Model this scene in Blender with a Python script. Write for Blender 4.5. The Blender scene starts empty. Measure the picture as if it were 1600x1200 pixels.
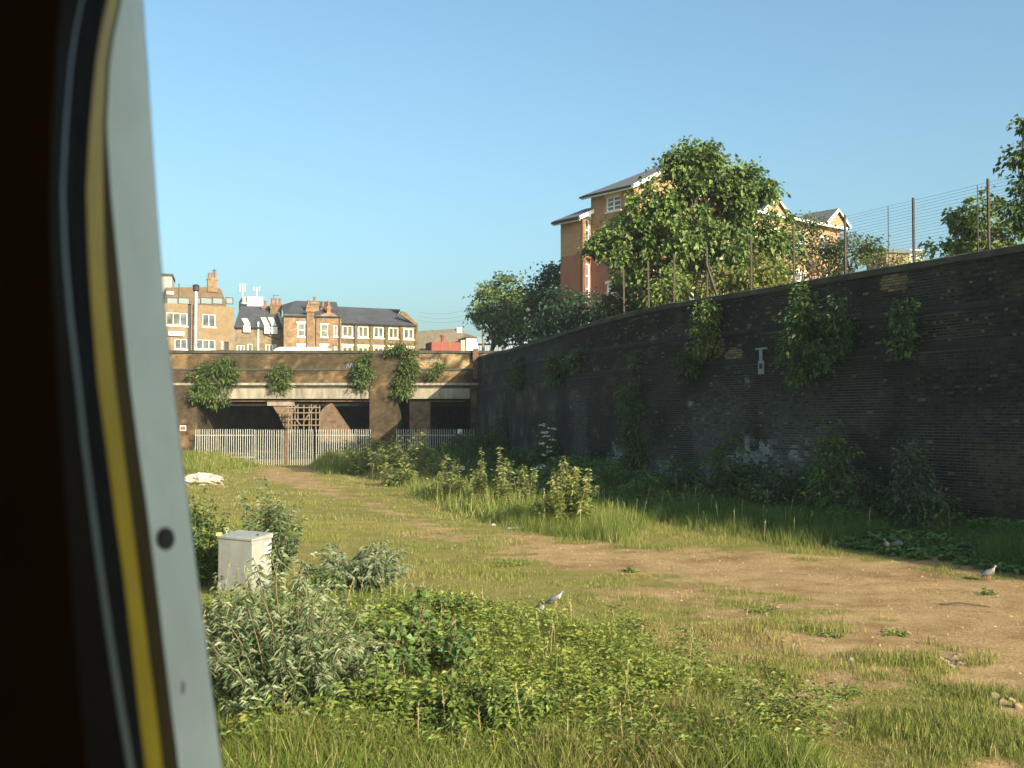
import bpy, math, numpy as np
from mathutils import Vector
rng = np.random.default_rng(7)
scene = bpy.context.scene
# ------------------------------------------------------------------ camera, sky, sun, exposure
TILT = math.atan(55 / 1700.0)
EYE = 3.0
cam = bpy.data.cameras.new("camera"); cam_ob = bpy.data.objects.new("camera", cam)
scene.collection.objects.link(cam_ob)
cam_ob.location = (0, 0, EYE); cam_ob.rotation_euler = (math.pi / 2 + TILT, 0, 0)
cam.sensor_width = 36; cam.lens = 38.25; cam.clip_start = 0.02; cam.clip_end = 6000
cam.dof.use_dof = True; cam.dof.focus_distance = 38; cam.dof.aperture_fstop = 10
scene.camera = cam_ob
SUN_A, SUN_E = math.radians(38), math.radians(22)      # light travels this far left of +Y, this steeply down
world = bpy.data.worlds.new("World"); scene.world = world; world.use_nodes = True
wn = world.node_tree.nodes; wl = world.node_tree.links
bg = wn["Background"]; sky = wn.new("ShaderNodeTexSky"); sky.sky_type = 'NISHITA'
sky.sun_disc = False; sky.sun_elevation = SUN_E; sky.sun_rotation = math.pi - SUN_A
sky.altitude = 20; sky.air_density = 1.0; sky.dust_density = 4.1; sky.ozone_density = 2.0
tint = wn.new("ShaderNodeMix"); tint.data_type = 'RGBA'; tint.blend_type = 'MULTIPLY'; tint.inputs[0].default_value = 1; tint.inputs[7].default_value = (1.0, 1.23, 1.17, 1)
wl.new(sky.outputs[0], tint.inputs[6]); wl.new(tint.outputs[2], bg.inputs[0]); bg.inputs[1].default_value = 0.10
sun = bpy.data.lights.new("sun", 'SUN'); sun.energy = 4.9; sun.angle = math.radians(0.6); sun.color = (1.0, 0.87, 0.64)
sun_ob = bpy.data.objects.new("sun", sun); scene.collection.objects.link(sun_ob)
ray = Vector((-math.sin(SUN_A) * math.cos(SUN_E), math.cos(SUN_A) * math.cos(SUN_E), -math.sin(SUN_E)))
sun_ob.rotation_euler = ray.to_track_quat('-Z', 'Y').to_euler(); sun_ob.location = (20, -30, 40)
vs = scene.view_settings; vs.view_transform = 'Standard'; vs.look = 'None'; vs.gamma = 1.0; vs.use_curve_mapping = False
vs.exposure = 1.05
scene.cycles.max_bounces = 6; scene.cycles.transparent_max_bounces = 4
# ------------------------------------------------------------------ picture -> place
def P(u, v, y):
    xc, yc = (u - 800) / 1700., (600 - v) / 1700.
    Y = math.cos(TILT) - yc * math.sin(TILT); Z = math.sin(TILT) + yc * math.cos(TILT)
    k = y / Y
    return np.array([xc * k, y, EYE + Z * k])
def G(u, v, z=0.):
    xc, yc = (u - 800) / 1700., (600 - v) / 1700.
    Y = math.cos(TILT) - yc * math.sin(TILT); Z = math.sin(TILT) + yc * math.cos(TILT)
    k = (z - EYE) / Z
    return np.array([xc * k, Y * k, z])
def sstep(a, b, x):
    t = np.clip((np.asarray(x, float) - a) / (b - a), 0, 1); return t * t * (3 - 2 * t)
def vnoise(x, y, seed=0):
    x = np.asarray(x, float); y = np.asarray(y, float)
    xi = np.floor(x).astype(np.int64); yi = np.floor(y).astype(np.int64); fx = x - xi; fy = y - yi
    def h(a, b):
        n = (a * 374761393 + b * 668265263 + seed * 2147483647 // 7) & 0x7fffffff
        n = ((n ^ (n >> 13)) * 1274126177) & 0x7fffffff
        return ((n ^ (n >> 16)) & 0xffff) / 65535.
    fx = fx * fx * (3 - 2 * fx); fy = fy * fy * (3 - 2 * fy)
    return (h(xi, yi) * (1 - fx) + h(xi + 1, yi) * fx) * (1 - fy) + (h(xi, yi + 1) * (1 - fx) + h(xi + 1, yi + 1) * fx) * fy
def fbm(x, y, seed=0, o=3):
    return sum(vnoise(x * 2 ** k, y * 2 ** k, seed + k) * .5 ** k for k in range(o)) / sum(.5 ** k for k in range(o))
def nrm(a):
    a = np.asarray(a, float); return a / np.maximum(np.linalg.norm(a, axis=-1, keepdims=True), 1e-9)
# ------------------------------------------------------------------ mesh helpers
COL = scene.collection; ORG = {}
def mk_mesh(name, V, tris=None, quads=None, cols=None, uvs=None, smooth=False):
    V = np.asarray(V, np.float32); me = bpy.data.meshes.new(name)
    parts = [np.asarray(f, np.int32).reshape(-1, n) for f, n in ((tris, 3), (quads, 4)) if f is not None and len(f)]
    nl = sum(p.size for p in parts); nf = sum(len(p) for p in parts)
    me.vertices.add(len(V)); me.vertices.foreach_set("co", V.ravel())
    me.loops.add(nl); me.polygons.add(nf)
    li = np.concatenate([p.ravel() for p in parts]); me.loops.foreach_set("vertex_index", li)
    tot = np.concatenate([np.full(len(p), p.shape[1], np.int32) for p in parts])
    st = np.concatenate([[0], np.cumsum(tot)[:-1]]).astype(np.int32)
    me.polygons.foreach_set("loop_start", st); me.polygons.foreach_set("loop_total", tot)
    me.polygons.foreach_set("use_smooth", np.full(nf, smooth, bool))
    if cols is not None:
        c = np.asarray(cols, np.float32); a = me.attributes.new("col", 'FLOAT_COLOR', 'POINT')
        a.data.foreach_set("color", np.concatenate([c, np.ones((len(c), 1), np.float32)], 1).ravel())
    if uvs is not None:
        l = me.uv_layers.new(name="UVMap"); l.data.foreach_set("uv", np.asarray(uvs, np.float32)[li].ravel())
    me.update(); me.validate(); return me
class MB:
    def __init__(s): s.V = []; s.T = []; s.Q = []; s.C = []; s.U = []; s.n = 0
    def add(s, V, tris=None, quads=None, col=None, uv=None):
        V = np.asarray(V, float).reshape(-1, 3)
        if tris is not None and len(tris): s.T.append(np.asarray(tris).reshape(-1, 3) + s.n)
        if quads is not None and len(quads): s.Q.append(np.asarray(quads).reshape(-1, 4) + s.n)
        c = np.ones((len(V), 3)) if col is None else np.broadcast_to(np.asarray(col, float), (len(V), 3))
        s.C.append(c); s.U.append(np.zeros((len(V), 2)) if uv is None else np.asarray(uv, float)); s.V.append(V); s.n += len(V); return s
    def obox(s, o, a, b, c, col=None):            # corner + three edge vectors
        o, a, b, c = (np.asarray(q, float) for q in (o, a, b, c))
        V = [o + i * a + j * b + k * c for k in (0, 1) for j in (0, 1) for i in (0, 1)]
        L = [np.linalg.norm(q) for q in (a, b, c)]
        uv = [(i * L[0] + j * L[1], k * L[2] + o[2]) for k in (0, 1) for j in (0, 1) for i in (0, 1)]
        return s.add(V, quads=[(0, 2, 3, 1), (4, 5, 7, 6), (0, 1, 5, 4), (2, 6, 7, 3), (0, 4, 6, 2), (1, 3, 7, 5)], col=col, uv=uv)
    def box(s, x0, x1, y0, y1, z0, z1, col=None): return s.obox((x0, y0, z0), (x1 - x0, 0, 0), (0, y1 - y0, 0), (0, 0, z1 - z0), col)
    def bar(s, p, q, w, d=None, up=(0, 0, 1), col=None):    # beam from p to q
        p = np.asarray(p, float); q = np.asarray(q, float); t = nrm(q - p); d = d or w
        sd = np.cross(t, up)
        if np.linalg.norm(sd) < 1e-4: sd = np.cross(t, (1, 0, 0))
        sd = nrm(sd); up2 = np.cross(sd, t)
        return s.obox(p - sd * w / 2 - up2 * d / 2, q - p, sd * w, up2 * d, col)
    def tube(s, pts, r, n=6, col=None, cap=True):
        pts = np.asarray(pts, float); m = len(pts); r = np.broadcast_to(np.asarray(r, float), (m,))
        t = nrm(np.gradient(pts, axis=0)); ref = np.array([0, 0, 1.]) if abs(t[:, 2]).mean() < .8 else np.array([1., 0, 0])
        a = nrm(np.cross(t, ref)); b = np.cross(t, a); an = np.arange(n) * 2 * math.pi / n
        V = pts[:, None] + r[:, None, None] * (a[:, None] * np.cos(an)[None, :, None] + b[:, None] * np.sin(an)[None, :, None])
        i = np.arange(m - 1)[:, None] * n; j = np.arange(n)[None]; k = (j + 1) % n
        q = np.stack([i + j, i + k, i + n + k, i + n + j], -1).reshape(-1, 4)
        V = V.reshape(-1, 3); tr = []
        if cap:
            V = np.concatenate([V, pts[:1], pts[-1:]]); c0, c1 = m * n, m * n + 1
            for x in range(n): tr += [(c0, (x + 1) % n, x), (c1, (m - 1) * n + x, (m - 1) * n + (x + 1) % n)]
        return s.add(V, tris=tr, quads=q, col=col)
    def poly(s, pts, depth, col=None):            # flat convex-ish polygon pushed along a vector
        pts = np.asarray(pts, float); n = len(pts); d = np.asarray(depth, float)
        V = np.concatenate([pts, pts + d]); t = [(0, i, i + 1) for i in range(1, n - 1)] + [(n, n + i + 1, n + i) for i in range(1, n - 1)]
        q = [(i, i + n, (i + 1) % n + n, (i + 1) % n) for i in range(n)]
        return s.add(V, tris=t, quads=q, col=col, uv=[(p[0] * .8 + p[1] * .6, p[2]) for p in V])
    def lathe(s, base, prof, n=12, col=None):
        prof = np.asarray(prof, float)
        pts = np.zeros((len(prof), 3)); pts[:, 2] = prof[:, 1]; an = np.arange(n) * 2 * math.pi / n
        V = np.stack([prof[:, :1] * np.cos(an), prof[:, :1] * np.sin(an), np.repeat(prof[:, 1:2], n, 1)], -1).reshape(-1, 3) + np.asarray(base, float)
        q = [(i * n + j, i * n + (j + 1) % n, (i + 1) * n + (j + 1) % n, (i + 1) * n + j) for i in range(len(prof) - 1) for j in range(n)]
        return s.add(V, quads=q, col=col)
    def data(s, name, off=(0, 0, 0), smooth=False, colors=True, uv=False):
        return mk_mesh(name, np.concatenate(s.V) - np.asarray(off, float), np.concatenate(s.T) if s.T else None, np.concatenate(s.Q) if s.Q else None,
                       np.concatenate(s.C) if colors else None, np.concatenate(s.U) if uv else None, smooth)
    def build(s, name, mat, parent=None, smooth=False, uv=True, origin=None):
        off = ORG[parent.name] if parent else (np.zeros(3) if origin is None else np.asarray(origin, float))
        o = bpy.data.objects.new(name, s.data(name, off, smooth, True, uv)); COL.objects.link(o)
        o.data.materials.append(mat); ORG[o.name] = off
        if parent: o.parent = parent
        else: o.location = off
        return o
def inst(name, me, parent, loc=(0, 0, 0), rot=(0, 0, 0), scale=(1, 1, 1)):   # shared-mesh part at a world place
    o = bpy.data.objects.new(name, me); COL.objects.link(o); o.parent = parent
    o.location = np.asarray(loc, float) - ORG[parent.name]; o.rotation_euler = rot; o.scale = scale; return o
def tag(o, label, cat, group=None):
    o["label"] = label; o["category"] = cat
    if group: o["group"] = group
    return o
def thing(name, label, cat, loc, group=None):
    o = bpy.data.objects.new(name, None); COL.objects.link(o); o.location = loc; o.empty_display_size = .3
    ORG[o.name] = np.asarray(loc, float); return tag(o, label, cat, group)
def struct(o): o["kind"] = "structure"; return o
def stuff(o): o["kind"] = "stuff"; return o
# ------------------------------------------------------------------ materials
def M(name, color=(1, 1, 1), attr=False, rough=.85, var=.25, scale=6., bump=.15, spec=.25, metal=0., transl=0., bscale=None, stretch=None):
    m = bpy.data.materials.new(name); m.use_nodes = True; n = m.node_tree.nodes; l = m.node_tree.links; b = n["Principled BSDF"]
    geo = n.new("ShaderNodeNewGeometry"); pos = geo.outputs["Position"]
    if stretch:
        mp = n.new("ShaderNodeMapping"); l.new(pos, mp.inputs[0]); mp.inputs["Scale"].default_value = stretch; pos = mp.outputs[0]
    if attr:
        a = n.new("ShaderNodeAttribute"); a.attribute_name = "col"; base = a.outputs["Color"]
        if tuple(color) != (1, 1, 1):
            mm = n.new("ShaderNodeMix"); mm.data_type = 'RGBA'; mm.blend_type = 'MULTIPLY'; mm.inputs[0].default_value = 1
            l.new(base, mm.inputs[6]); mm.inputs[7].default_value = (*color, 1); base = mm.outputs[2]
    else:
        r = n.new("ShaderNodeRGB"); r.outputs[0].default_value = (*color, 1); base = r.outputs[0]
    if var > 0:
        t = n.new("ShaderNodeTexNoise"); t.inputs["Scale"].default_value = scale; t.inputs["Detail"].default_value = 6; t.inputs["Roughness"].default_value = .65
        l.new(pos, t.inputs["Vector"]); mr = n.new("ShaderNodeMapRange"); l.new(t.outputs[0], mr.inputs[0])
        mr.inputs[1].default_value = .3; mr.inputs[2].default_value = .7; mr.inputs[3].default_value = 1 - var; mr.inputs[4].default_value = 1 + var
        mx = n.new("ShaderNodeMix"); mx.data_type = 'RGBA'; mx.blend_type = 'MULTIPLY'; mx.inputs[0].default_value = 1
        l.new(base, mx.inputs[6]); l.new(mr.outputs[0], mx.inputs[7]); base = mx.outputs[2]
        mx.clamp_result = False
    l.new(base, b.inputs["Base Color"]); b.inputs["Roughness"].default_value = rough; b.inputs["Metallic"].default_value = metal
    b.inputs["Specular IOR Level"].default_value = spec
    if bump > 0:
        t2 = n.new("ShaderNodeTexNoise"); t2.inputs["Scale"].default_value = bscale or scale * 6; t2.inputs["Detail"].default_value = 5
        l.new(pos, t2.inputs["Vector"]); bp = n.new("ShaderNodeBump"); bp.inputs["Strength"].default_value = bump; bp.inputs["Distance"].default_value = .02
        l.new(t2.outputs[0], bp.inputs["Height"]); l.new(bp.outputs[0], b.inputs["Normal"])
    if transl > 0:
        tr = n.new("ShaderNodeBsdfTranslucent"); l.new(base, tr.inputs[0]); ms = n.new("ShaderNodeMixShader"); ms.inputs[0].default_value = transl
        l.new(b.outputs[0], ms.inputs[1]); l.new(tr.outputs[0], ms.inputs[2]); l.new(ms.outputs[0], n["Material Output"].inputs[0])
    return m
def BRICK(name, c1, c2, mortar, attr=True, bw=.225, bh=.075, mort=.011, var=.3, nscale=1.2, bump=.4, squash=.5):
    m = M(name, (1, 1, 1), attr=attr, rough=.92, var=var, scale=nscale, bump=0, spec=.15)
    n = m.node_tree.nodes; l = m.node_tree.links; b = n["Principled BSDF"]
    uv = n.new("ShaderNodeUVMap"); uv.uv_map = "UVMap"
    t = n.new("ShaderNodeTexBrick"); l.new(uv.outputs[0], t.inputs[0]); t.inputs["Color1"].default_value = (*c1, 1); t.inputs["Color2"].default_value = (*c2, 1)
    t.inputs["Mortar"].default_value = (*mortar, 1); t.inputs["Scale"].default_value = 1; t.inputs["Mortar Size"].default_value = mort
    t.inputs["Brick Width"].default_value = bw; t.inputs["Row Height"].default_value = bh; t.inputs["Bias"].default_value = -.1
    old = b.inputs["Base Color"].links[0].from_socket
    mx = n.new("ShaderNodeMix"); mx.data_type = 'RGBA'; mx.blend_type = 'MULTIPLY'; mx.inputs[0].default_value = 1
    l.new(old, mx.inputs[6]); l.new(t.outputs[0], mx.inputs[7]); l.new(mx.outputs[2], b.inputs["Base Color"])
    bp = n.new("ShaderNodeBump"); bp.inputs["Strength"].default_value = bump; bp.inputs["Distance"].default_value = .01; bp.invert = True
    l.new(t.outputs["Fac"], bp.inputs["Height"]); l.new(bp.outputs[0], b.inputs["Normal"]); return m
leaf_m = M("foliage", attr=True, rough=.55, var=.12, scale=3, bump=0, spec=.35, transl=.28)
grass_m = M("grass_blades", attr=True, rough=.7, var=.12, scale=1.2, bump=0, spec=.2, transl=.3)
bark_m = M("bark", (.10, .075, .05), rough=.95, var=.35, scale=9, bump=.5, stretch=(1, 1, .25))
stem_m = M("stem", attr=True, rough=.8, var=.2, scale=9, bump=0)
stock_m = M("old_brick", attr=True, rough=.93, var=.28, scale=22, bump=.5, bscale=90, spec=.12)
far_brick_m = BRICK("far_brick", (1.0, .98, .95), (.62, .6, .58), (1.5, 1.45, 1.35), var=.35)
conc_m = M("stained_concrete", (.24, .21, .165), rough=.9, var=.45, scale=1.4, bump=.3, stretch=(2.2, 1, .45))
ledge_m = M("sooty_ledge", (.022, .022, .019), rough=.9, var=.5, scale=2.5, bump=.4)
coping_m = M("coping_stone", (.055, .052, .038), rough=.9, var=.5, scale=1.8, bump=.4)
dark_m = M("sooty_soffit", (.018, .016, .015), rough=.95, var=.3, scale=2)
galv_m = M("galvanised_steel", (.33, .33, .30), rough=.5, var=.16, scale=4, bump=.05, metal=.15, spec=.4)
rust_m = M("rusted_steel", (.13, .075, .05), rough=.85, var=.4, scale=7, bump=.3)
post_m = M("weathered_post", (.075, .058, .046), rough=.85, var=.35, scale=7, bump=.3)
white_m = M("white_paint", (.78, .77, .72), rough=.55, var=.08, scale=2, bump=.03)
slate_m = BRICK("slate_roof", (.075, .078, .09), (.055, .058, .068), (.03, .03, .035), attr=False, bw=.32, bh=.22, mort=.012, var=.25, nscale=.6)
glass_m = M("window_glass", (.10, .105, .10), rough=.08, var=.75, scale=1.1, bump=0, spec=.8)
black_m = M("black_metal", (.03, .03, .032), rough=.55, var=.2, scale=5, bump=.05)
terracotta_m = M("terracotta", (.23, .105, .066), rough=.85, var=.25, scale=4)
# ------------------------------------------------------------------ the long curved retaining wall: plan curve
_wu = [(1600, 24.5), (1400, 28.0), (1200, 32.6), (1000, 38.8), (900, 44.5), (820, 53.), (770, 62.), (745, 72.)]
_wy = np.array([-14, 4] + [d for u, d in _wu] + [90.]); _wx = np.array([0., 0] + [(u - 800) / 1700. * d for u, d in _wu] + [-4.6])
_wx[1] = _wx[2] + 20.5 * .46; _wx[0] = _wx[1] + 18 * .46
WY = np.linspace(-14, 90, 2081); _k = np.exp(-.5 * (np.arange(-90, 91) / 36.) ** 2); _k /= _k.sum()
WX = np.convolve(np.pad(np.interp(WY, _wy, _wx), 90, mode='reflect', reflect_type='odd'), _k, 'valid')
WS = np.concatenate([[0], np.cumsum(np.hypot(np.diff(WX), np.diff(WY)))])
def wx(y): return np.interp(y, WY, WX)
def wp(s, o=0., z=0.):          # point on the wall: arc length, offset towards the field, height
    s = np.asarray(s, float); y = np.interp(s, WS, WY); x = np.interp(s, WS, WX)
    e = .05; tx = (np.interp(s + e, WS, WX) - np.interp(s - e, WS, WX)) / (2 * e); ty = (np.interp(s + e, WS, WY) - np.interp(s - e, WS, WY)) / (2 * e)
    return np.stack(np.broadcast_arrays(x - ty * o, y + tx * o, np.asarray(z, float)), -1)
def s_of_y(y): return np.interp(y, WY, WS)
def wtop(s): return np.interp(np.interp(s, WS, WY), [-14, 38, 50, 58, 72, 90], [7.0, 7.0, 6.72, 6.74, 7.15, 7.2])
def y_at_u(u, o=0.):            # depth where the sight line at column u meets the wall (offset o behind it)
    f = (WX + o) - (u - 800) / 1700. * WY; i = np.where((f[:-1] > 0) & (f[1:] <= 0))[0]
    return WY[i[0]] if len(i) else 70.
def wall_uv(u, v):
    y = y_at_u(u); p = P(u, v, y); return s_of_y(y), p[2]
WDIR = None
def wdist(x, y): return (wx(y) - x) * .92
# ------------------------------------------------------------------ ground of the cutting
def in_poly_dist(x, y, poly):   # signed distance, positive inside
    x = np.asarray(x, float); y = np.asarray(y, float); d = np.full(x.shape, 1e9); ins = np.zeros(x.shape, bool); n = len(poly)
    for i in range(n):
        x0, y0 = poly[i][:2]; x1, y1 = poly[(i + 1) % n][:2]
        t = np.clip(((x - x0) * (x1 - x0) + (y - y0) * (y1 - y0)) / ((x1 - x0) ** 2 + (y1 - y0) ** 2 + 1e-12), 0, 1)
        d = np.minimum(d, np.hypot(x - x0 - t * (x1 - x0), y - y0 - t * (y1 - y0)))
        c = ((y0 > y) != (y1 > y)); ins ^= c & (x < (x1 - x0) * (y - y0) / (y1 - y0 + 1e-12) + x0)
    return np.where(ins, d, -d)
DIRT = [G(*p) for p in [(640, 816), (700, 826), (860, 842), (1000, 856), (1200, 861), (1400, 880), (1620, 906), (1900, 950), (1900, 1290), (1640, 1165), (1480, 1075), (1360, 1012), (1240, 962), (1140, 936), (1000, 902), (860, 884), (780, 856), (700, 836)]]
TRACK = [G(*p) for p in [(408, 729), (490, 729), (500, 745), (560, 772), (660, 812), (760, 842), (700, 842), (560, 790), (430, 757), (380, 744)]]
SPARSE = [G(*p) for p in [(900, 890), (1240, 955), (1480, 1040), (1800, 1180), (1800, 1500), (1250, 1210), (1000, 1150), (1250, 1060), (1150, 990), (950, 930)]]
def ground_h(x, y):
    x = np.asarray(x, float); y = np.asarray(y, float)
    m = .65 * sstep(60, 70, y) * sstep(-17.0, -19.6, x) + .55 * sstep(58, 69, y) * sstep(-13.4, -11.0, x)
    w = .3 * sstep(4.5, 1.2, wdist(x, y)) * sstep(8, 20, y)
    return (m + w) * sstep(75, 71.5, y) + .07 * (fbm(x * .35, y * .35, 3) - .5) * sstep(80, 70, y)
def dirt_mask(x, y):
    n = (fbm(x * .7, y * 1.1, 11) - .5) * 2.2 + (fbm(x * 2.6, y * 2.6, 5) - .5) * 1.3
    a = sstep(-1.1, 1.0, in_poly_dist(x, y, DIRT) + n * 1.25)
    a = a * (1 - .85 * sstep(.57, .68, fbm(x * 1.3, y * 1.7, 301, 3)) * sstep(2.2, .3, in_poly_dist(x, y, DIRT)))
    b = .72 * sstep(-.8, .8, in_poly_dist(x, y, TRACK) + n * 1.0 - .1)
    c = .85 * sstep(-.35, .75, np.minimum(in_poly_dist(x, y, SPARSE) * .35, .25) + n * .9 - .02)
    return np.maximum(np.maximum(a, b), c)
gx = np.concatenate([[-3000, -900, -300, -120, -60, -42], np.arange(-34, 15.01, .22), [17, 20, 26, 40, 70, 150, 400, 1200, 3000]])
gy = np.concatenate([[-1000, -300, -80, -20, 0, 4], np.arange(6, 74.01, .24), [76, 80, 90, 110, 160, 300, 800, 2000, 4500]])
GXX, GYY = np.meshgrid(gx, gy); gv = np.stack([GXX, GYY, ground_h(GXX, GYY)], -1).reshape(-1, 3)
nx, ny = len(gx), len(gy); ii, jj = np.meshgrid(np.arange(nx - 1), np.arange(ny - 1)); a_ = (jj * nx + ii).ravel()
near = (np.abs(gv[:, 0]) < 45) & (gv[:, 1] < 75)
dm = np.where(near, dirt_mask(gv[:, 0], gv[:, 1]), .2)
gm = bpy.data.materials.new("field_earth"); gm.use_nodes = True
def _ground_mat(m):
    n = m.node_tree.nodes; l = m.node_tree.links; b = n["Principled BSDF"]; pos = n.new("ShaderNodeNewGeometry").outputs["Position"]
    def noise(sc, det=6, rough=.6):
        t = n.new("ShaderNodeTexNoise"); l.new(pos, t.inputs["Vector"]); t.inputs["Scale"].default_value = sc; t.inputs["Detail"].default_value = det; t.inputs["Roughness"].default_value = rough; return t.outputs[0]
    def ramp(f, stops):
        r = n.new("ShaderNodeValToRGB"); l.new(f, r.inputs[0]); e = r.color_ramp.elements
        while len(e) < len(stops): e.new(.5)
        for q, (p, c) in zip(e, stops): q.position = p; q.color = (*c, 1)
        return r.outputs[0]
    def math_(op, a, b_):
        t = n.new("ShaderNodeMath"); t.operation = op
        for i, v in enumerate((a, b_)):
            if isinstance(v, (int, float)): t.inputs[i].default_value = v
            else: l.new(v, t.inputs[i])
        return t.outputs[0]
    at = n.new("ShaderNodeAttribute"); at.attribute_name = "col"; sep = n.new("ShaderNodeSeparateColor"); l.new(at.outputs["Color"], sep.inputs[0])
    f = math_('ADD', sep.outputs[0], math_('MULTIPLY', math_('SUBTRACT', noise(5., 8, .75), .5), 1.7))
    mr = n.new("ShaderNodeMapRange"); l.new(f, mr.inputs[0]); mr.inputs[1].default_value = .36; mr.inputs[2].default_value = .62
    dirt = ramp(noise(1.3, 10, .78), [(.28, (.19, .12, .056)), (.45, (.33, .222, .112)), (.58, (.40, .275, .145)), (.75, (.50, .37, .22))])
    grit = ramp(noise(38, 3, .6), [(.32, (.55, .5, .45)), (.5, (1, 1, 1)), (.7, (1.35, 1.3, 1.2))])
    mx0 = n.new("ShaderNodeMix"); mx0.data_type = 'RGBA'; mx0.blend_type = 'MULTIPLY'; mx0.inputs[0].default_value = 1; l.new(dirt, mx0.inputs[6]); l.new(grit, mx0.inputs[7])
    damp = ramp(noise(.55, 5, .6), [(.35, (.72, .66, .6)), (.5, (1, 1, 1)), (.66, (1.12, 1.08, 1.02))]); mx9 = n.new("ShaderNodeMix"); mx9.data_type = 'RGBA'; mx9.blend_type = 'MULTIPLY'; mx9.inputs[0].default_value = 1; l.new(mx0.outputs[2], mx9.inputs[6]); l.new(damp, mx9.inputs[7]); mx0 = mx9
    turf = ramp(noise(1.1, 8, .72), [(.25, (.105, .11, .026)), (.45, (.185, .165, .045)), (.6, (.25, .20, .07)), (.75, (.15, .15, .034))])
    mx = n.new("ShaderNodeMix"); mx.data_type = 'RGBA'; l.new(mr.outputs[0], mx.inputs[0]); l.new(turf, mx.inputs[6]); l.new(mx0.outputs[2], mx.inputs[7])
    l.new(mx.outputs[2], b.inputs["Base Color"]); b.inputs["Roughness"].default_value = .95; b.inputs["Specular IOR Level"].default_value = .1
    bp = n.new("ShaderNodeBump"); bp.inputs["Strength"].default_value = .7; bp.inputs["Distance"].default_value = .06
    l.new(math_('ADD', noise(14, 8, .75), math_('MULTIPLY', noise(55, 3, .6), .4)), bp.inputs["Height"]); l.new(bp.outputs[0], b.inputs["Normal"])
_ground_mat(gm)
go = bpy.data.objects.new("ground", mk_mesh("ground", gv, quads=np.stack([a_, a_ + 1, a_ + nx + 1, a_ + nx], -1), cols=np.repeat(dm[:, None], 3, 1), smooth=True))
COL.objects.link(go); go.data.materials.append(gm); struct(go)
# upper level behind the wall and beyond the bridge
ug = MB(); ys = np.linspace(-14, 71, 60); xs = wx(ys) + .55
V = np.concatenate([np.stack([xs, ys, np.full(60, 5.95)], -1), np.stack([np.full(60, 140.), ys, np.full(60, 5.95)], -1), np.stack([xs, ys, np.full(60, -.5)], -1)])
ug.add(V, quads=[(i, i + 60, i + 61, i + 1) for i in range(59)] + [(i, i + 1, i + 121, i + 120) for i in range(59)])
ug.box(-1.6, 140, 71.3, 400, -.5, 5.94)
upper_m = M("upper_soil", (.12, .13, .05), rough=.95, var=.4, scale=1.5, bump=.4)
struct(ug.build("upper_ground", upper_m))
st = MB(); st.box(-140, -1.6, 104, 400, 5.2, 6.2); struct(st.build("street", M("asphalt", (.055, .055, .055), var=.2, scale=3)))
# ------------------------------------------------------------------ wall colours (soot, worn brick, whitewash)
def wall_stain(s, z):
    """relative tone triple and whitewash amount at a place on the wall"""
    f = fbm(s * .35, z * .5, 21, 4); g = fbm(s * 1.3, z * 1.7, 31, 3)
    worn = sstep(.52, .66, f * .7 + g * .3)
    soot = np.stack([np.full(s.shape, .024), np.full(s.shape, .026), np.full(s.shape, .0235)], -1); brown = np.array([.078, .064, .04])
    c = soot * (.75 + .7 * g[..., None]); c = c * (1 - worn[..., None] * .75) + brown * worn[..., None] * .75
    lime = sstep(.40, .66, fbm(s * .5, z * .35, 44, 4)) * sstep(4.6, 3.2, z) * sstep(s_of_y(26), s_of_y(33), s)
    c = c * (1 - .6 * lime[..., None]) + np.array([.092, .11, .10]) * .6 * lime[..., None]
    for (u, v, rs, rz, colr) in [(1393, 440, .6, .32, (.20, .165, .09)), (1142, 556, .45, .3, (.20, .165, .09)), (905, 553, .9, .14, (.2, .16, .09)), (928, 578, .35, .2, (.16, .12, .07)), (1120, 540, .3, .3, (.13, .11, .07))]:
        s0, z0 = wall_uv(u, v); k = np.exp(-(((s - s0) / rs) ** 2 + ((z - z0) / rz) ** 2) ** 2 + (g - .5) * 1.6); k = sstep(.35, .7, k)
        c = c * (1 - k[..., None]) + np.array(colr) * k[..., None]
    w = np.zeros(s.shape)
    for (u, v, rs, rz) in [(1192, 712, 1.5, .7), (965, 722, 1.2, .6), (1042, 740, 1.2, .55), (1110, 735, 1.1, .45)]:
        s0, z0 = wall_uv(u, v); k = np.exp(-((s - s0) / rs) ** 2 - ((z - z0) / rz) ** 2); w = np.maximum(w, k)
    w = .85 * sstep(.38, 1.0, w + (g - .5) * 1.2 + (fbm(s * 6, z * 6, 8, 2) - .5) * .9)
    return c, w
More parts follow.
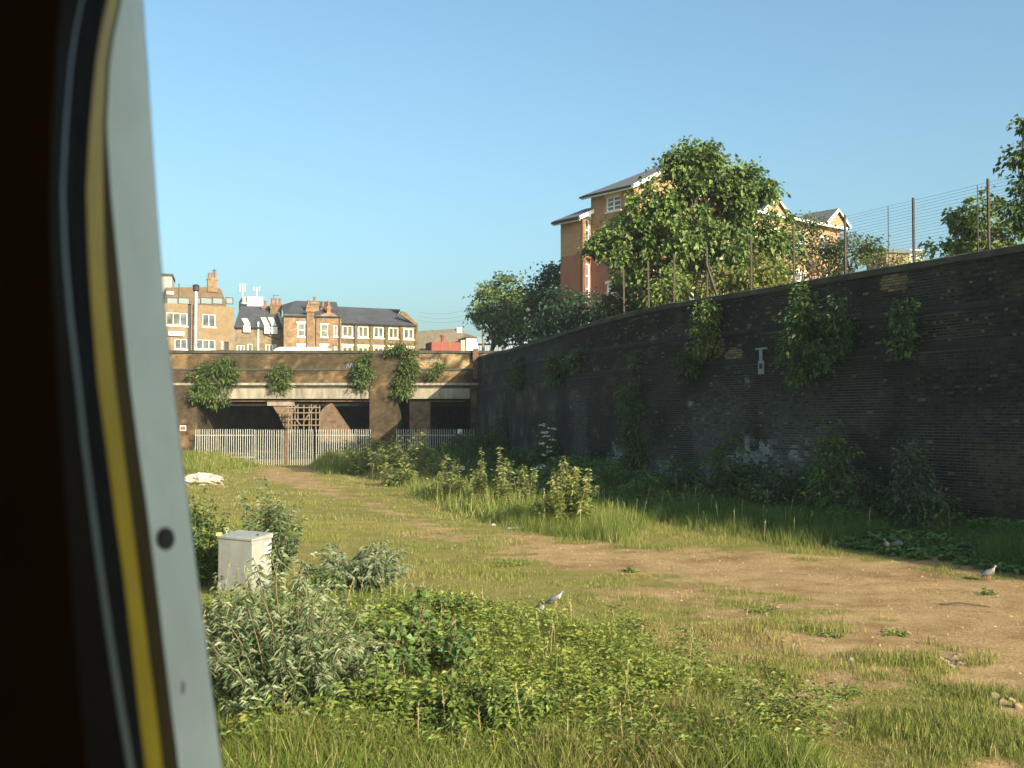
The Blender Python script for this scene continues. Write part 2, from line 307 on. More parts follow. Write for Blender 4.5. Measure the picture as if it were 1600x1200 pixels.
# ------------------------------------------------------------------ the wall itself
SB0, SB1 = s_of_y(19.), s_of_y(46.)
wall = thing("retaining_wall", "tall curved soot-black brick retaining wall along the whole field", "wall", wp(s_of_y(30.), 0, 0.))
mortar_m = M("lime_mortar", attr=True, rough=.95, var=.3, scale=12, bump=.3)
LEV = [(-.4, 4.68, 0.), (4.9, 5.64, -.10), (5.8, None, -.12)]
def core(sa, sb, ds, mat, name, mort):
    m = MB(); S = np.linspace(sa, sb, max(2, int((sb - sa) / ds) + 1))
    for z0, z1, o in LEV:
        nz = max(2, int(((z1 or 7) - z0) / .22)); T = np.linspace(0, 1, nz)
        ztop = (wtop(S) - .2) if z1 is None else np.full(S.shape, z1)
        Z = z0 + (ztop[None] - z0) * T[:, None]; SS = np.repeat(S[None], nz, 0); V = wp(SS, o - (.011 if mort else 0), Z).reshape(-1, 3)
        c, w = wall_stain(SS, Z)
        if mort: c = np.array([.082, .088, .081]) * (.2 + 1.0 * sstep(.32, .68, fbm(SS * .4, Z * .5, 77, 4))[..., None])
        c = c * (1 - w[..., None]) + np.array([.27, .29, .29]) * w[..., None]
        k = len(S); q = [(j * k + i, j * k + i + 1, (j + 1) * k + i + 1, (j + 1) * k + i) for j in range(nz - 1) for i in range(k - 1)]
        m.add(V, quads=q, col=c.reshape(-1, 3), uv=np.stack([SS, Z], -1).reshape(-1, 2))
    return m.build(name, mat, wall)
core(SB0, SB1, .25, mortar_m, "mortar", True)
core(0, SB0, .6, far_brick_m, "plain_wall", False); core(SB1, s_of_y(72.2), .3, far_brick_m, "plain_wall", False)
def band(sa, sb, n, prof, name, mat, ztop=False):     # moulding swept along the wall; prof = (offset, z)
    m = MB(); S = np.linspace(sa, sb, n); k = len(prof)
    V = np.stack([wp(S, o, (wtop(S) + z) if ztop else np.full(n, z)) for o, z in prof], 1).reshape(-1, 3)
    q = [(i * k + j, (i + 1) * k + j, (i + 1) * k + (j + 1) % k, i * k + (j + 1) % k) for i in range(n - 1) for j in range(k)]
    tr = [] if k == 4 else [(0, 1, 2), (0, 2, 3), (0, 3, 4), ((n - 1) * k, (n - 1) * k + 2, (n - 1) * k + 1), ((n - 1) * k, (n - 1) * k + 3, (n - 1) * k + 2), ((n - 1) * k, (n - 1) * k + 4, (n - 1) * k + 3)]
    q += [(0, 1, 2, 3), ((n - 1) * k + 3, (n - 1) * k + 2, (n - 1) * k + 1, (n - 1) * k)] if k == 4 else []
    m.add(V, tris=tr, quads=q, col=(1, 1, 1)); return m.build(name, mat, wall)
band(0, s_of_y(72.2), 160, [(.012, 4.682), (.012, 4.80), (-.10, 4.902), (-.3, 4.902)], "ledge", ledge_m)
band(0, s_of_y(72.2), 160, [(-.07, 5.642), (-.07, 5.74), (-.12, 5.802), (-.3, 5.802)], "string_course", ledge_m)
band(0, s_of_y(72.2), 120, [(-.14, -1.3), (-.14, -.21), (-.45, -.21), (-.45, -2.)], "wall_backing", ledge_m, True)
sc_ = s_of_y(16.)
while sc_ < s_of_y(71.8):                              # each coping stone
    ln = .92 + rng.random() * .1; j = rng.normal(0, .006); dz = rng.normal(0, .006)
    band(sc_, sc_ + ln - .012, 3, [(-.05 + j, -.198), (-.05 + j, -.04 + dz), (-.16 + j, dz), (-.47 + j, -.02 + dz), (-.47 + j, -.198)], "coping_stone", coping_m, True); sc_ += ln
bs = []                                                # every brick of the near stretch: s, z, length, offset
for z0, z1, o in LEV:
    zz = max(z0, 0.0); row = int(zz / .075)
    while True:
        s = SB0 + (0 if row % 2 else -.06); hdr = row % 2
        L = .1125 if hdr else .225; n = int((SB1 - SB0) / L); S = s + np.arange(n) * L + L / 2; Z = np.full(n, zz + .0375)
        lim = (wtop(S) - .2) if z1 is None else z1
        ok = Z + .036 < lim
        if not ok.any(): break
        bs.append(np.stack([S, Z, np.full(n, L - .011), np.full(n, o)], -1)[ok]); zz += .075; row += 1
bs = np.concatenate(bs); bs = bs[rng.random(len(bs)) > .006]
bc, bw = wall_stain(bs[:, 0], bs[:, 1]); rr = rng.random(len(bs))
pal = np.array([(1, 1, 1), (.6, .6, .62), (1.5, 1.25, .95), (1.25, .85, .7), (.8, .8, .85)])
bc = bc * pal[np.searchsorted([.45, .65, .78, .87, 1.01], rr)] * (.8 + .4 * rng.random((len(bs), 1)))
spk = rng.random(len(bs)) < .05 * sstep(4.2, 5.2, bs[:, 1]) + .008
bc[spk] = np.array([.15, .115, .065]) * (.6 + .5 * rng.random((spk.sum(), 1)))
bw = bw * (rng.random(len(bs)) > .12); bc = bc * (1 - bw[:, None]) + np.array([.30, .32, .32]) * bw[:, None]
def brick_verts(b):
    n = len(b); jit = rng.normal(0, .0022, n); c = wp(b[:, 0], b[:, 3] + jit, b[:, 1]); d = wp(b[:, 0] + .01, b[:, 3] + jit, b[:, 1]) - c; t = nrm(d)
    nf = np.stack([-t[:, 1], t[:, 0], np.zeros(n)], -1); up = np.array([0, 0, 1.]); h = .0325
    L = b[:, 2:3] / 2; ch = .006
    f = [c + t * sx * (L - ch) + up * sz * (h - ch) for sz in (-1, 1) for sx in (-1, 1)]
    k = [c + t * sx * L + up * sz * h - nf * .03 for sz in (-1, 1) for sx in (-1, 1)]
    return np.stack(f + k, 1), c, t, nf
BQ = np.array([(0, 2, 3, 1), (0, 1, 5, 4), (3, 2, 6, 7), (1, 3, 7, 5), (2, 0, 4, 6)])
uu = 800 + 1700 * wp(bs[:, 0])[:, 0] / wp(bs[:, 0])[:, 1]; yy = wp(bs[:, 0])[:, 1]
show = (uu > 1380) & (uu < 1598) & (bs[:, 1] > 2.2) & (bs[:, 2] > .2)
pick = np.where(show)[0]; pick = pick[np.argsort(yy[pick])][:300]; rest = np.ones(len(bs), bool); rest[pick] = False
bv, _, _, _ = brick_verts(bs[rest]); n = len(bv)
mb = MB(); mb.add(bv.reshape(-1, 3), quads=(np.arange(n)[:, None, None] * 8 + BQ[None]).reshape(-1, 4), col=np.repeat(bc[rest], 8, 0)); stuff(mb.build("brickwork", stock_m, wall))
_tones = [bc[pick][i::10].mean(0) * f for i, f in zip(range(10), (.6, .75, .85, .95, 1, 1.1, 1.25, 1.5, 1.9, .7))]
bmesh_ = []
for tcol in _tones:
    h = .0325; L = .107; ch = .006
    V = [(sx * (L - ch), 0, sz * (h - ch)) for sz in (-1, 1) for sx in (-1, 1)] + [(sx * L, .03, sz * h) for sz in (-1, 1) for sx in (-1, 1)]
    bmesh_.append(mk_mesh("brick", V, quads=BQ[:, ::-1], cols=np.tile(tcol, (8, 1)))); bmesh_[-1].materials.append(stock_m)
_, pc, pt, _ = brick_verts(bs[pick])
for i in range(len(pick)):
    inst("brick", bmesh_[int(rng.integers(10))], wall, pc[i], (0, 0, math.atan2(pt[i, 1], pt[i, 0]) + math.pi))
# ------------------------------------------------------------------ the brick bridge across the cutting
BY = 72.
def bx(u): return (u - 800) / 1700. * BY
def bz(v): return P(800, v, BY)[2]
def bridge_col(x, z):
    f = fbm(x * .5, z * .9, 61, 4); g = fbm(x * 2.2, z * 3.3, 71, 3)
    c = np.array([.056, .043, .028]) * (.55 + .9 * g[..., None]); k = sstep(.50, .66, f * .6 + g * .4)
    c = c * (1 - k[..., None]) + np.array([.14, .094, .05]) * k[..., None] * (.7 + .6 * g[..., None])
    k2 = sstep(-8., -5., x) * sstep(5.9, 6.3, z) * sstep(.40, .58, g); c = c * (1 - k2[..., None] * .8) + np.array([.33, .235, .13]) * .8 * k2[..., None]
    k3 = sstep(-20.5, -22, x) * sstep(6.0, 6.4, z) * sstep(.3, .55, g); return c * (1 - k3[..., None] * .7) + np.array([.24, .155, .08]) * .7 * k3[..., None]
def panel(mb, x0, x1, z0, z1, y, fn=bridge_col, d=.3):
    X = np.linspace(x0, x1, max(2, int((x1 - x0) / d) + 1)); Z = np.linspace(z0, z1, max(2, int((z1 - z0) / d) + 1)); XX, ZZ = np.meshgrid(X, Z); k = len(X)
    q = [(j * k + i, j * k + i + 1, (j + 1) * k + i + 1, (j + 1) * k + i) for j in range(len(Z) - 1) for i in range(k - 1)]
    return mb.add(np.stack([XX, np.full(XX.shape, y), ZZ], -1).reshape(-1, 3), quads=q, col=fn(XX, ZZ).reshape(-1, 3), uv=np.stack([XX, ZZ], -1).reshape(-1, 2))
def brick_block(x0, x1, y0, y1, z0, z1, name, root, fn=bridge_col):
    mb = MB(); panel(mb, x0, x1, z0, z1, y0, fn); cc = fn(np.array([(x0 + x1) / 2]), np.array([(z0 + z1) / 2]))[0]
    for xx, sgn in ((x0, 1), (x1, -1)):
        mb.add([(xx, y0, z0), (xx, y1, z0), (xx, y1, z1), (xx, y0, z1)], quads=[(0, 1, 2, 3)], col=cc, uv=[(0, z0), (y1 - y0, z0), (y1 - y0, z1), (0, z1)])
    mb.add([(x0, y0, z1), (x1, y0, z1), (x1, y1, z1), (x0, y1, z1), (x0, y1, z0), (x1, y1, z0)], quads=[(0, 1, 2, 3), (3, 2, 5, 4)], col=cc, uv=[(x0, 0), (x1, 0), (x1, 1), (x0, 1), (x0, 2), (x1, 2)])
    return mb.build(name, bridge_m, root)
bridge_m = BRICK("bridge_brick", (1.15, 1.1, 1.05), (.6, .58, .55), (1.3, 1.25, 1.15), var=.4, nscale=2.5, mort=.012)
br = thing("brick_bridge", "weathered brown brick road bridge with two openings behind the palisade fence", "bridge", (bx(450), BY, 0))
zs = bz(602); zl0, zl1 = bz(623), bz(607); zc = bz(552)
brick_block(bx(40), bx(578.5), BY, BY + .45, zs + .16, zc, "parapet", br); brick_block(bx(621.5), bx(790), BY, BY + .45, zs + .16, zc, "parapet", br)
brick_block(bx(40), bx(309), BY - .06, 80, -.2, zs - .002, "abutment", br)
brick_block(bx(578), bx(622), BY - .16, 80, -.2, zc, "pier", br); brick_block(bx(735), bx(790), BY - .03, 80, -.2, zs - .002, "abutment", br)
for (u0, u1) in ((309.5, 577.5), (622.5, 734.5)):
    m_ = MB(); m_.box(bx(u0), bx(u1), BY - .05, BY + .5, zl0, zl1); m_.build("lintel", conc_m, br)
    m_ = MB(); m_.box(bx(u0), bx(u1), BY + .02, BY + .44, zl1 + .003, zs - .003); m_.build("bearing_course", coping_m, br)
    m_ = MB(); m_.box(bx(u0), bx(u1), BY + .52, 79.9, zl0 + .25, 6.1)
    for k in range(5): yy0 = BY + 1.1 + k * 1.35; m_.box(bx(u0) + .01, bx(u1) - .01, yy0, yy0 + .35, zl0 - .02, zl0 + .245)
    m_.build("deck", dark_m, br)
m_ = MB(); m_.box(bx(40), bx(577.8), BY - .13, BY + .46, zs, zs + .157); m_.build("ledge", conc_m, br)
m_ = MB(); m_.box(bx(622.2), bx(790), BY - .13, BY + .46, zs, zs + .157); m_.build("ledge", conc_m, br)
for u0, u1 in ((40, 577.8), (622.2, 770)):
    m_ = MB(); m_.box(bx(u0), bx(u1), BY - .06, BY + .02, bz(579), bz(576)); m_.build("string_course", coping_m, br)
x = bx(40)
while x < bx(790):
    w = 1.1 + rng.random() * .25; m_ = MB(); dz = rng.normal(0, .012); m_.box(x, min(x + w - .015, bx(792)), BY - .1 + rng.normal(0, .008), BY + .55, zc + .002, bz(547.6) + dz); m_.build("coping_stone", coping_m, br); x += w
brick_block(bx(40), bx(790), 79.5, 79.95, 6.24, 7.3, "parapet", br)
m_ = MB(); m_.box(bx(40), bx(790), BY + .46, 79.49, 6.11, 6.22); m_.build("roadway", M("bridge_asphalt", (.05, .05, .05), var=.2, scale=3), br)
m_ = MB(); m_.box(bx(739), bx(747.5), BY - .3, BY - .12, zs + .4, bz(545)); m_.build("end_post", rust_m, br)
# rear crossing, lit through the gap
RY = 92.
def rx(u): return (u - 800) / 1700. * RY
def rz(v): return P(800, v, RY)[2]
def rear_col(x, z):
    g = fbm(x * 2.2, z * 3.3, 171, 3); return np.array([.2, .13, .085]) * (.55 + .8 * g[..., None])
rb = thing("rear_viaduct", "sunlit pinkish brick piers seen through the bridge openings", "viaduct", (rx(480), RY, 0))
m_ = MB(); m_.poly([(rx(424), RY, rz(631)), (rx(453), RY, rz(631)), (rx(453), RY, -.2), (rx(453) - .2, RY, -.2), (rx(446), RY, rz(672)), (rx(436), RY, rz(650))], (0, 1.2, 0), (.17, .115, .075)); m_.build("pier", M("pink_brick", attr=True, var=.4, scale=3, bump=.3), rb)  # slanted left side draws a diagonal shadow edge in the pier's outline
m_ = MB(); m_.poly([(rx(506), RY + .1, rz(636)), (rx(516), RY + .1, rz(630)), (rx(552), RY + .1, rz(682)), (rx(560), RY + .1, -.2), (rx(500), RY + .1, -.2), (rx(500), RY + .1, rz(645))], (0, 1.2, 0), (.15, .10, .062)); m_.build("shadow_cut_pier", bpy.data.materials["pink_brick"], rb)  # lit pier; its sloping right side is a shadow edge built into the shape
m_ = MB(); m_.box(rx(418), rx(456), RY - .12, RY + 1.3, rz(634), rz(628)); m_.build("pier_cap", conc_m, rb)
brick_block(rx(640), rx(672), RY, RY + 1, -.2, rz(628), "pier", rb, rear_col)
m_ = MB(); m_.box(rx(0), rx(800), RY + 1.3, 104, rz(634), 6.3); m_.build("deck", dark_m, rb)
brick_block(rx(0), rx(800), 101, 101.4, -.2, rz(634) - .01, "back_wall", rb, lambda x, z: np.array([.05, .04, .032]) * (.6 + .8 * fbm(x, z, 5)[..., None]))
brick_block(rx(0), rx(800), RY + .9, RY + 1.28, rz(627), 6.6, "fascia", rb, rear_col)
# timber staging under the rear crossing
sg = thing("timber_staging", "pale timber staging lattice standing beyond the wide bridge opening", "scaffolding", (rx(480), RY - 1.5, 0))
pale_m = M("pale_timber", (.24, .18, .12), var=.3, scale=5)
for k in range(9):
    u = 455 + k * 6.1 + rng.normal(0, 1.2); m_ = MB(); m_.box(rx(u), rx(u) + .07, RY - 1.5, RY - 1.43, -.1, rz(632 + (k % 3))); m_.build("upright", pale_m, sg)
for v in (637, 645, 655, 664):
    m_ = MB(); m_.box(rx(453), rx(506), RY - 1.58, RY - 1.51, rz(v) - .05, rz(v) + .03); m_.build("ledger", pale_m, sg)
for (u0, v0, u1, v1) in ((468, 655, 476, 664), (480, 660, 497, 634), (458, 650, 470, 634)):
    m_ = MB(); m_.bar((rx(u0), RY - 1.62, rz(v0)), (rx(u1), RY - 1.62, rz(v1)), .07); m_.build("brace", pale_m, sg)
# ------------------------------------------------------------------ buildings
class Facade:
    def __init__(s, A, B):
        s.A = np.asarray(A, float); s.B = np.asarray(B, float); s.L = np.linalg.norm(s.B - s.A); s.t = (s.B - s.A) / s.L
        n = np.array([s.t[1], -s.t[0]]); s.n = n if n @ s.A < 0 else -n
    def at(s, u, v):
        k = np.linalg.solve(np.array([[s.t[0], -(u - 800) / 1700.], [s.t[1], -1]]), -s.A); y = s.A[1] + k[0] * s.t[1]
        return k[0], P(u, v, y)[2]
    def rect(s, u0, v0, u1, v1):
        a, c = s.at(u0, v0); b, d = s.at(u1, v1); zc, zd = P(0, v0, (s.A + s.t * (a + b) / 2)[1])[2], P(0, v1, (s.A + s.t * (a + b) / 2)[1])[2]
        return (min(a, b), max(a, b), min(zc, zd), max(zc, zd))
    def p(s, q, z, o=0.): w = s.A + s.t * q + s.n * o; return np.array([w[0], w[1], z])
def UD(u, d): return ((u - 800) / 1700. * d, d)
def fwall(f, root, s0, s1, z0, z1, ops, mat, tint=(1, 1, 1), name="wall", back=6., reveal=.14):
    mb = MB(); S = sorted({s0, s1, *[min(max(v, s0), s1) for o in ops for v in o[:2]]}); Z = sorted({z0, z1, *[min(max(v, z0), z1) for o in ops for v in o[2:]]})
    for a, b in zip(S, S[1:]):
        for c, d in zip(Z, Z[1:]):
            ms, mz = (a + b) / 2, (c + d) / 2
            if any(o[0] < ms < o[1] and o[2] < mz < o[3] for o in ops): continue
            mb.add([f.p(a, c), f.p(b, c), f.p(b, d), f.p(a, d)], quads=[(0, 1, 2, 3)], col=tint, uv=[(a, c), (b, c), (b, d), (a, d)])
    for a, b, c, d in ops:
        for (p, q) in (((a, c), (b, c)), ((b, c), (b, d)), ((b, d), (a, d)), ((a, d), (a, c))):
            mb.add([f.p(*p), f.p(*q), f.p(*q, -reveal), f.p(*p, -reveal)], quads=[(0, 1, 2, 3)], col=tint, uv=[(0, 0), (.3, 0), (.3, .1), (0, .1)])
    for a in (s0, s1): mb.add([f.p(a, z0), f.p(a, z0, -back), f.p(a, z1, -back), f.p(a, z1)], quads=[(0, 1, 2, 3)], col=tint, uv=[(0, z0), (back, z0), (back, z1), (0, z1)])
    mb.add([f.p(s0, z1), f.p(s1, z1), f.p(s1, z1, -back), f.p(s0, z1, -back), f.p(s0, z0, -back), f.p(s1, z0, -back)], quads=[(0, 1, 2, 3), (3, 2, 5, 4)], col=tint, uv=[(s0, 0), (s1, 0), (s1, back), (s0, back), (s0, 0), (s1, 0)])
    return mb.build(name, mat, root)
def fbox(mb, f, s0, s1, z0, z1, o0, o1, col=None): return mb.obox(f.p(s0, z0, o0), f.p(s1, z0, o0) - f.p(s0, z0, o0), f.p(s0, z0, o1) - f.p(s0, z0, o0), (0, 0, z1 - z0), col)
def fwin(f, root, r, nx=2, nz=1, fm=white_m, sill=True, fw=.07, rec=.09, bars=None, lintel=None):
    a, b, c, d = r; mb = MB()
    for (x0, x1, y0, y1) in ((a, b, c, c + fw), (a, b, d - fw, d), (a, a + fw, c + fw, d - fw), (b - fw, b, c + fw, d - fw)): fbox(mb, f, x0, x1, y0, y1, -rec - .04, -rec + .02)
    for i in range(1, nx): x0 = a + (b - a) * i / nx; fbox(mb, f, x0 - fw * .4, x0 + fw * .4, c + fw, d - fw, -rec - .04, -rec + .018)
    for i in range(1, nz): y0 = c + (d - c) * i / nz; fbox(mb, f, a + fw, b - fw, y0 - fw * .35, y0 + fw * .35, -rec - .04, -rec + .016)
    w = mb.build("window", fm, root)
    g = MB(); fbox(g, f, a + .01, b - .01, c + .01, d - .01, -rec - .06, -rec - .03); g.build("pane", glass_m, w)
    if sill: m2 = MB(); fbox(m2, f, a - .08, b + .08, c - .11, c - .002, -.12, .07); m2.build("sill", sill if not isinstance(sill, bool) else white_m, w)
    if lintel: m2 = MB(); fbox(m2, f, a - .1, b + .1, d + .002, d + .2, -.1, .03); m2.build("lintel", lintel, w)
    return w
def slab(root, pts, th, name, mat, uvs=None):      # roof plane given by its corners, thickness down
    pts = np.asarray(pts, float); mb = MB(); n = len(pts); e = nrm(pts[1] - pts[0]); g = nrm(np.cross(e, np.cross(e, pts[-1] - pts[0])))
    mb.add(np.concatenate([pts, pts - np.array([0, 0, th])]), tris=[(0, i, i + 1) for i in range(1, n - 1)] + [(n, n + i + 1, n + i) for i in range(1, n - 1)], quads=[(i, i + n, (i + 1) % n + n, (i + 1) % n) for i in range(n)],
           uv=[((q - pts[0]) @ e, (q - pts[0]) @ -g) for q in np.concatenate([pts, pts])]); return mb.build(name, mat, root)
def pots(root, pts, r=.14, h=.55, mat=None):
    for p in pts:
        m = MB(); m.lathe(p, [(r * 1.1, 0), (r, .05), (r * .9, h * .8), (r * 1.15, h * .82), (r * 1.15, h), (r * .8, h), (r * .75, h * .6)], 8); m.build("chimney_pot", mat or terracotta_m, root)
def stack(root, f, r, o, mat, tint, npots, name="chimney"):
    a, b, c, d = r; m = MB(); fbox(m, f, a, b, c, d - .28, o - .7, o, tint); fbox(m, f, a - .07, b + .07, d - .279, d - .12, o - .77, o + .07, tint); fbox(m, f, a, b, d - .119, d, o - .7, o, tint)
    ch = m.build(name, mat, root); pots(ch, [f.p(a + (b - a) * (i + .5) / npots, d, o - .35) for i in range(npots)]); return ch
z1_ = lambda x, y: (240 + x * .1875, 400 + y * .1875)
def R1(f, x0, y0, x1, y1): return f.rect(*z1_(x0, y0), *z1_(x1, y1))
z2_ = lambda x, y: (500 + x / 4, 420 + y / 4)
def R2(f, x0, y0, x1, y1): return f.rect(*z2_(x0, y0), *z2_(x1, y1))
GZ = 6.2
yb_m = BRICK("yellow_brick", (.225, .145, .08), (.17, .108, .057), (.22, .18, .125), attr=True, var=.18, nscale=1.5)
sb_m = BRICK("stock_brick", (.21, .148, .086), (.125, .086, .05), (.19, .16, .12), attr=True, var=.4, nscale=1.2)
db_m = BRICK("dark_brick", (.20, .135, .08), (.10, .07, .045), (.2, .16, .12), attr=True, var=.4, nscale=1.6)
cream_m = M("cream_stone", (.62, .54, .38), var=.15, scale=2)
# --- A: orange block with roof terrace and metal flue
f = Facade(UD(215, 106.), UD(364.5, 111.5)); s1e = f.at(364.5, 500)[0]; ztop = f.at(300, 476)[1]
A_ = thing("orange_brick_block", "flat-roofed orange brick block with glass roof terrace and silver flue pipe", "building", f.p(5, GZ))
wins = [R1(f, 100, 472, 275, 580), R1(f, 402, 485, 510, 590), R1(f, 172, 692, 275, 775), R1(f, 355, 697, 510, 778)]
door = R1(f, 585, 714, 622, 800)
rec = R1(f, 278, 400, 306, 790)
fwall(f, A_, 0, s1e, GZ, ztop, wins + [door, rec], yb_m, (1, 1, 1))
fwin(f, A_, wins[0], 3, 1); fwin(f, A_, wins[1], 2, 1); fwin(f, A_, wins[2], 2, 1); fwin(f, A_, wins[3], 3, 1)
m = MB(); fbox(m, f, *door, -.5, -.13); m.build("door", black_m, A_)
m = MB(); fbox(m, f, *rec, -.4, -.13); m.build("service_recess", black_m, A_)
m = MB(); r = R1(f, 110, 630, 242, 666); fbox(m, f, *r, .01, .25); m.build("awning", white_m, A_)
m = MB(); r = R1(f, 560, 712, 572, 775); fbox(m, f, *r, .005, .04); m.build("vent_panel", white_m, A_)
steel_m = M("flue_steel", (.62, .62, .62), rough=.28, var=.1, scale=2, bump=.02, metal=.85, spec=.5)
fp = MB(); r = R1(f, 318, 300, 352, 762); cx = (r[0] + r[1]) / 2; rad = (r[1] - r[0]) / 2; zz = np.linspace(r[2] - .3, r[3], 9)
prof = []
for i, z in enumerate(zz): prof += [(rad, z)] if i in (0, 8) else [(rad, z - .06), (rad * 1.12, z - .05), (rad * 1.12, z + .05), (rad, z + .06)]
fp.lathe(f.p(cx, 0, rad + .12), prof, 14); fl = fp.build("flue_pipe", steel_m, A_, smooth=False)
m = MB(); r2 = R1(f, 300, 240, 362, 300); m.lathe(f.p(cx, 0, rad + .12), [(rad * 1.02, r2[2]), (rad * 1.5, r2[2] + .15), (rad * 1.5, r2[3] - .2), (rad * 1.9, r2[3] - .15), (rad * .9, r2[3]), (0.01, r2[3])], 14); m.build("flue_cowl", black_m, fl)
for a, b in ((104, 200), (200, 298), (362, 388), (388, 486), (486, 576), (594, 656)):          # terrace balustrade
    r = R1(f, a, 345, b, 402); o = -.15 if b < 590 else .02
    m = MB()
    fbox(m, f, r[0], r[1], r[3] - .07, r[3], o - .04, o); fbox(m, f, r[0], r[1], r[2], r[2] + .08, o - .04, o); fbox(m, f, r[0], r[0] + .07, r[2] + .08, r[3] - .07, o - .04, o); fbox(m, f, r[1] - .07, r[1], r[2] + .08, r[3] - .07, o - .04, o)
    fr = m.build("balustrade_frame", black_m, A_); g = MB(); fbox(g, f, r[0] + .07, r[1] - .07, r[2] + .08, r[3] - .07, o - .03, o - .015); g.build("pane", M("balustrade_glass", (.15, .175, .19), rough=.15, var=.1, bump=0, spec=.6) if "balustrade_glass" not in bpy.data.materials else bpy.data.materials["balustrade_glass"], fr)
m = MB(); q = R1(f, 206, 225, 213, 340); fbox(m, f, *q, -.3, -.24); m.build("roof_pole", black_m, A_)
# --- brown gable house behind A
f2 = Facade(UD(215, 119.), UD(380, 123.))
B_ = thing("brown_gable_house", "brown brick house end with tall chimney rising behind the roof terrace", "building", f2.p(6, GZ))
g = [f2.at(*z1_(x, y)) for x, y in ((90, 480), (90, 262), (440, 258), (548, 270), (600, 385), (600, 480))]
m = MB(); m.poly([f2.p(a, z) for a, z in g] + [f2.p(g[-1][0], GZ), f2.p(g[0][0], GZ)], np.append(-f2.n * 7, 0), (.135, .092, .055))
ob = m.build("wall", M("brown_render_brick", attr=True, var=.25, scale=2, bump=.2), B_)
stack(B_, f2, R1(f2, 440, 180, 520, 300), .15, db_m, (1.3, 1.2, 1.1), 3)
m = MB(); r = R1(f2, 492, 105, 500, 185); fbox(m, f2, *r, -.2, -.14); r = R1(f2, 478, 118, 516, 124); fbox(m, f2, *r, -.2, -.15); r = R1(f2, 484, 130, 510, 135); fbox(m, f2, *r, -.2, -.15); m.build("aerial", black_m, B_)
m = MB(); r = R1(f2, 100, 296, 158, 320); fbox(m, f2, *r, .01, .2); m.build("dormer_head", white_m, B_)
f3 = Facade(UD(215, 135.), UD(268, 136.)); m = MB(); r = R1(f3, -60, 166, 143, 300); fbox(m, f3, r[0], r[1], GZ, r[3], -6, 0, (.3, .29, .26))
g_ = thing("grey_tower_block", "plain grey block corner just showing behind the window frame edge", "building", f3.p(1, GZ)); m.build("wall", M("grey_render", attr=True, var=.1, scale=1), g_)
m = MB(); fbox(m, f3, r[0] - .1, r[1] + .1, r[3] + .003, r[3] + .3, -6.1, .12); m.build("parapet_cap", coping_m, g_)
# --- B: stock brick cottage row with slate roof and roof lights
f = Facade(UD(365, 112.), UD(443, 113.)); sa, sb = f.at(365.5, 500)[0], f.at(442.5, 500)[0]; ze = f.at(400, 511.5)[1]; zr = f.at(400, 485.5)[1]
C_ = thing("slate_roofed_cottage", "stock brick cottage with dark slate roof and pale roof lights above dormers", "building", f.p(2.5, GZ))
wins = [R1(f, 690, 742, 755, 800), R1(f, 780, 730, 822, 810), R1(f, 930, 737, 1020, 800)]
dorm = [(743, 583, 803, 636), (918, 590, 968, 646), (978, 592, 1028, 650)]
fwall(f, C_, sa, sb, GZ, ze, wins, sb_m)
fwin(f, C_, wins[0], 2); fwin(f, C_, wins[1], 1); fwin(f, C_, wins[2], 3)
bk = 4.2; tl, tr_ = f.at(372, 486)[0], f.at(428, 486)[0]
slab(C_, [f.p(sa - .05, ze, .25), f.p(sb + .05, ze, .25), f.p(tr_, zr + .9, -bk), f.p(tl, zr + .9, -bk)], .15, "roof", slate_m)
slab(C_, [f.p(tl, zr + .9, -bk - .01), f.p(tr_, zr + .9, -bk - .01), f.p(sb, ze, -bk * 2), f.p(sa, ze, -bk * 2)], .15, "roof", slate_m)
def on_roof(f, x, y, ze, zr, bk):                        # sight line meets the front slope
    best = None
    for o in np.linspace(.25, -bk, 200):
        q = Facade(f.A + f.n * o, f.B + f.n * o); s_, z_ = q.at(*z1_(x, y)); zz_ = ze + (zr - ze) * (.25 - o) / (bk + .25)
        if best is None or abs(z_ - zz_) < best[0]: best = (abs(z_ - zz_), q.p(s_, z_))
    return best[1]
rl_m = M("roof_light_blind", (.62, .58, .42), rough=.3, var=.1, scale=1, bump=0, spec=.5)
for x0, y0, x1, y1, k in ((725, 528, 775, 573, 25), (885, 520, 930, 582, 30), (946, 520, 990, 582, 30)):
    c = np.array([on_roof(f, x0, y0, ze, zr + .9, bk), on_roof(f, x1, y0, ze, zr + .9, bk), on_roof(f, x1 + k, y1, ze, zr + .9, bk), on_roof(f, x0 + k, y1, ze, zr + .9, bk)]); c[:, 2] += .12
    slab(C_, c[::-1], .1, "roof_light", rl_m)
for q in dorm:
    r = R1(f, *q); m = MB(); fbox(m, f, *r, -.3, .3); d_ = m.build("dormer", white_m, C_); m = MB(); fbox(m, f, r[0] + .1, r[1] - .1, r[2] + .12, r[3] - .12, .3, .315); m.build("pane", M("dormer_blind", (.7, .7, .64), rough=.3, var=.05, bump=0) if "dormer_blind" not in bpy.data.materials else bpy.data.materials["dormer_blind"], d_)
m = MB(); r = R1(f, 864, 550, 874, 800); fbox(m, f, *r, .02, .14); m.build("drainpipe", white_m, C_)
m = MB(); a = f.at(*z1_(915, 650)); b = f.at(*z1_(1042, 697)); m.bar(f.p(*a, .06), f.p(*b, .06), .1); m.build("waste_pipe", black_m, C_)
m = MB(); a = f.p(sb + .02, ze + .12, .3); b = f.p(tr_, zr + 1.05, -bk); m.bar(a, b, .22, .16); m.build("verge_strip", cream_m, C_)
stack(C_, f, R1(f, 890, 385, 948, 470), -3.5, db_m, (1.2, 1, .9), 1); stack(C_, f, R1(f, 962, 372, 1060, 490), -2.6, db_m, (1.1, 1, .9), 3)
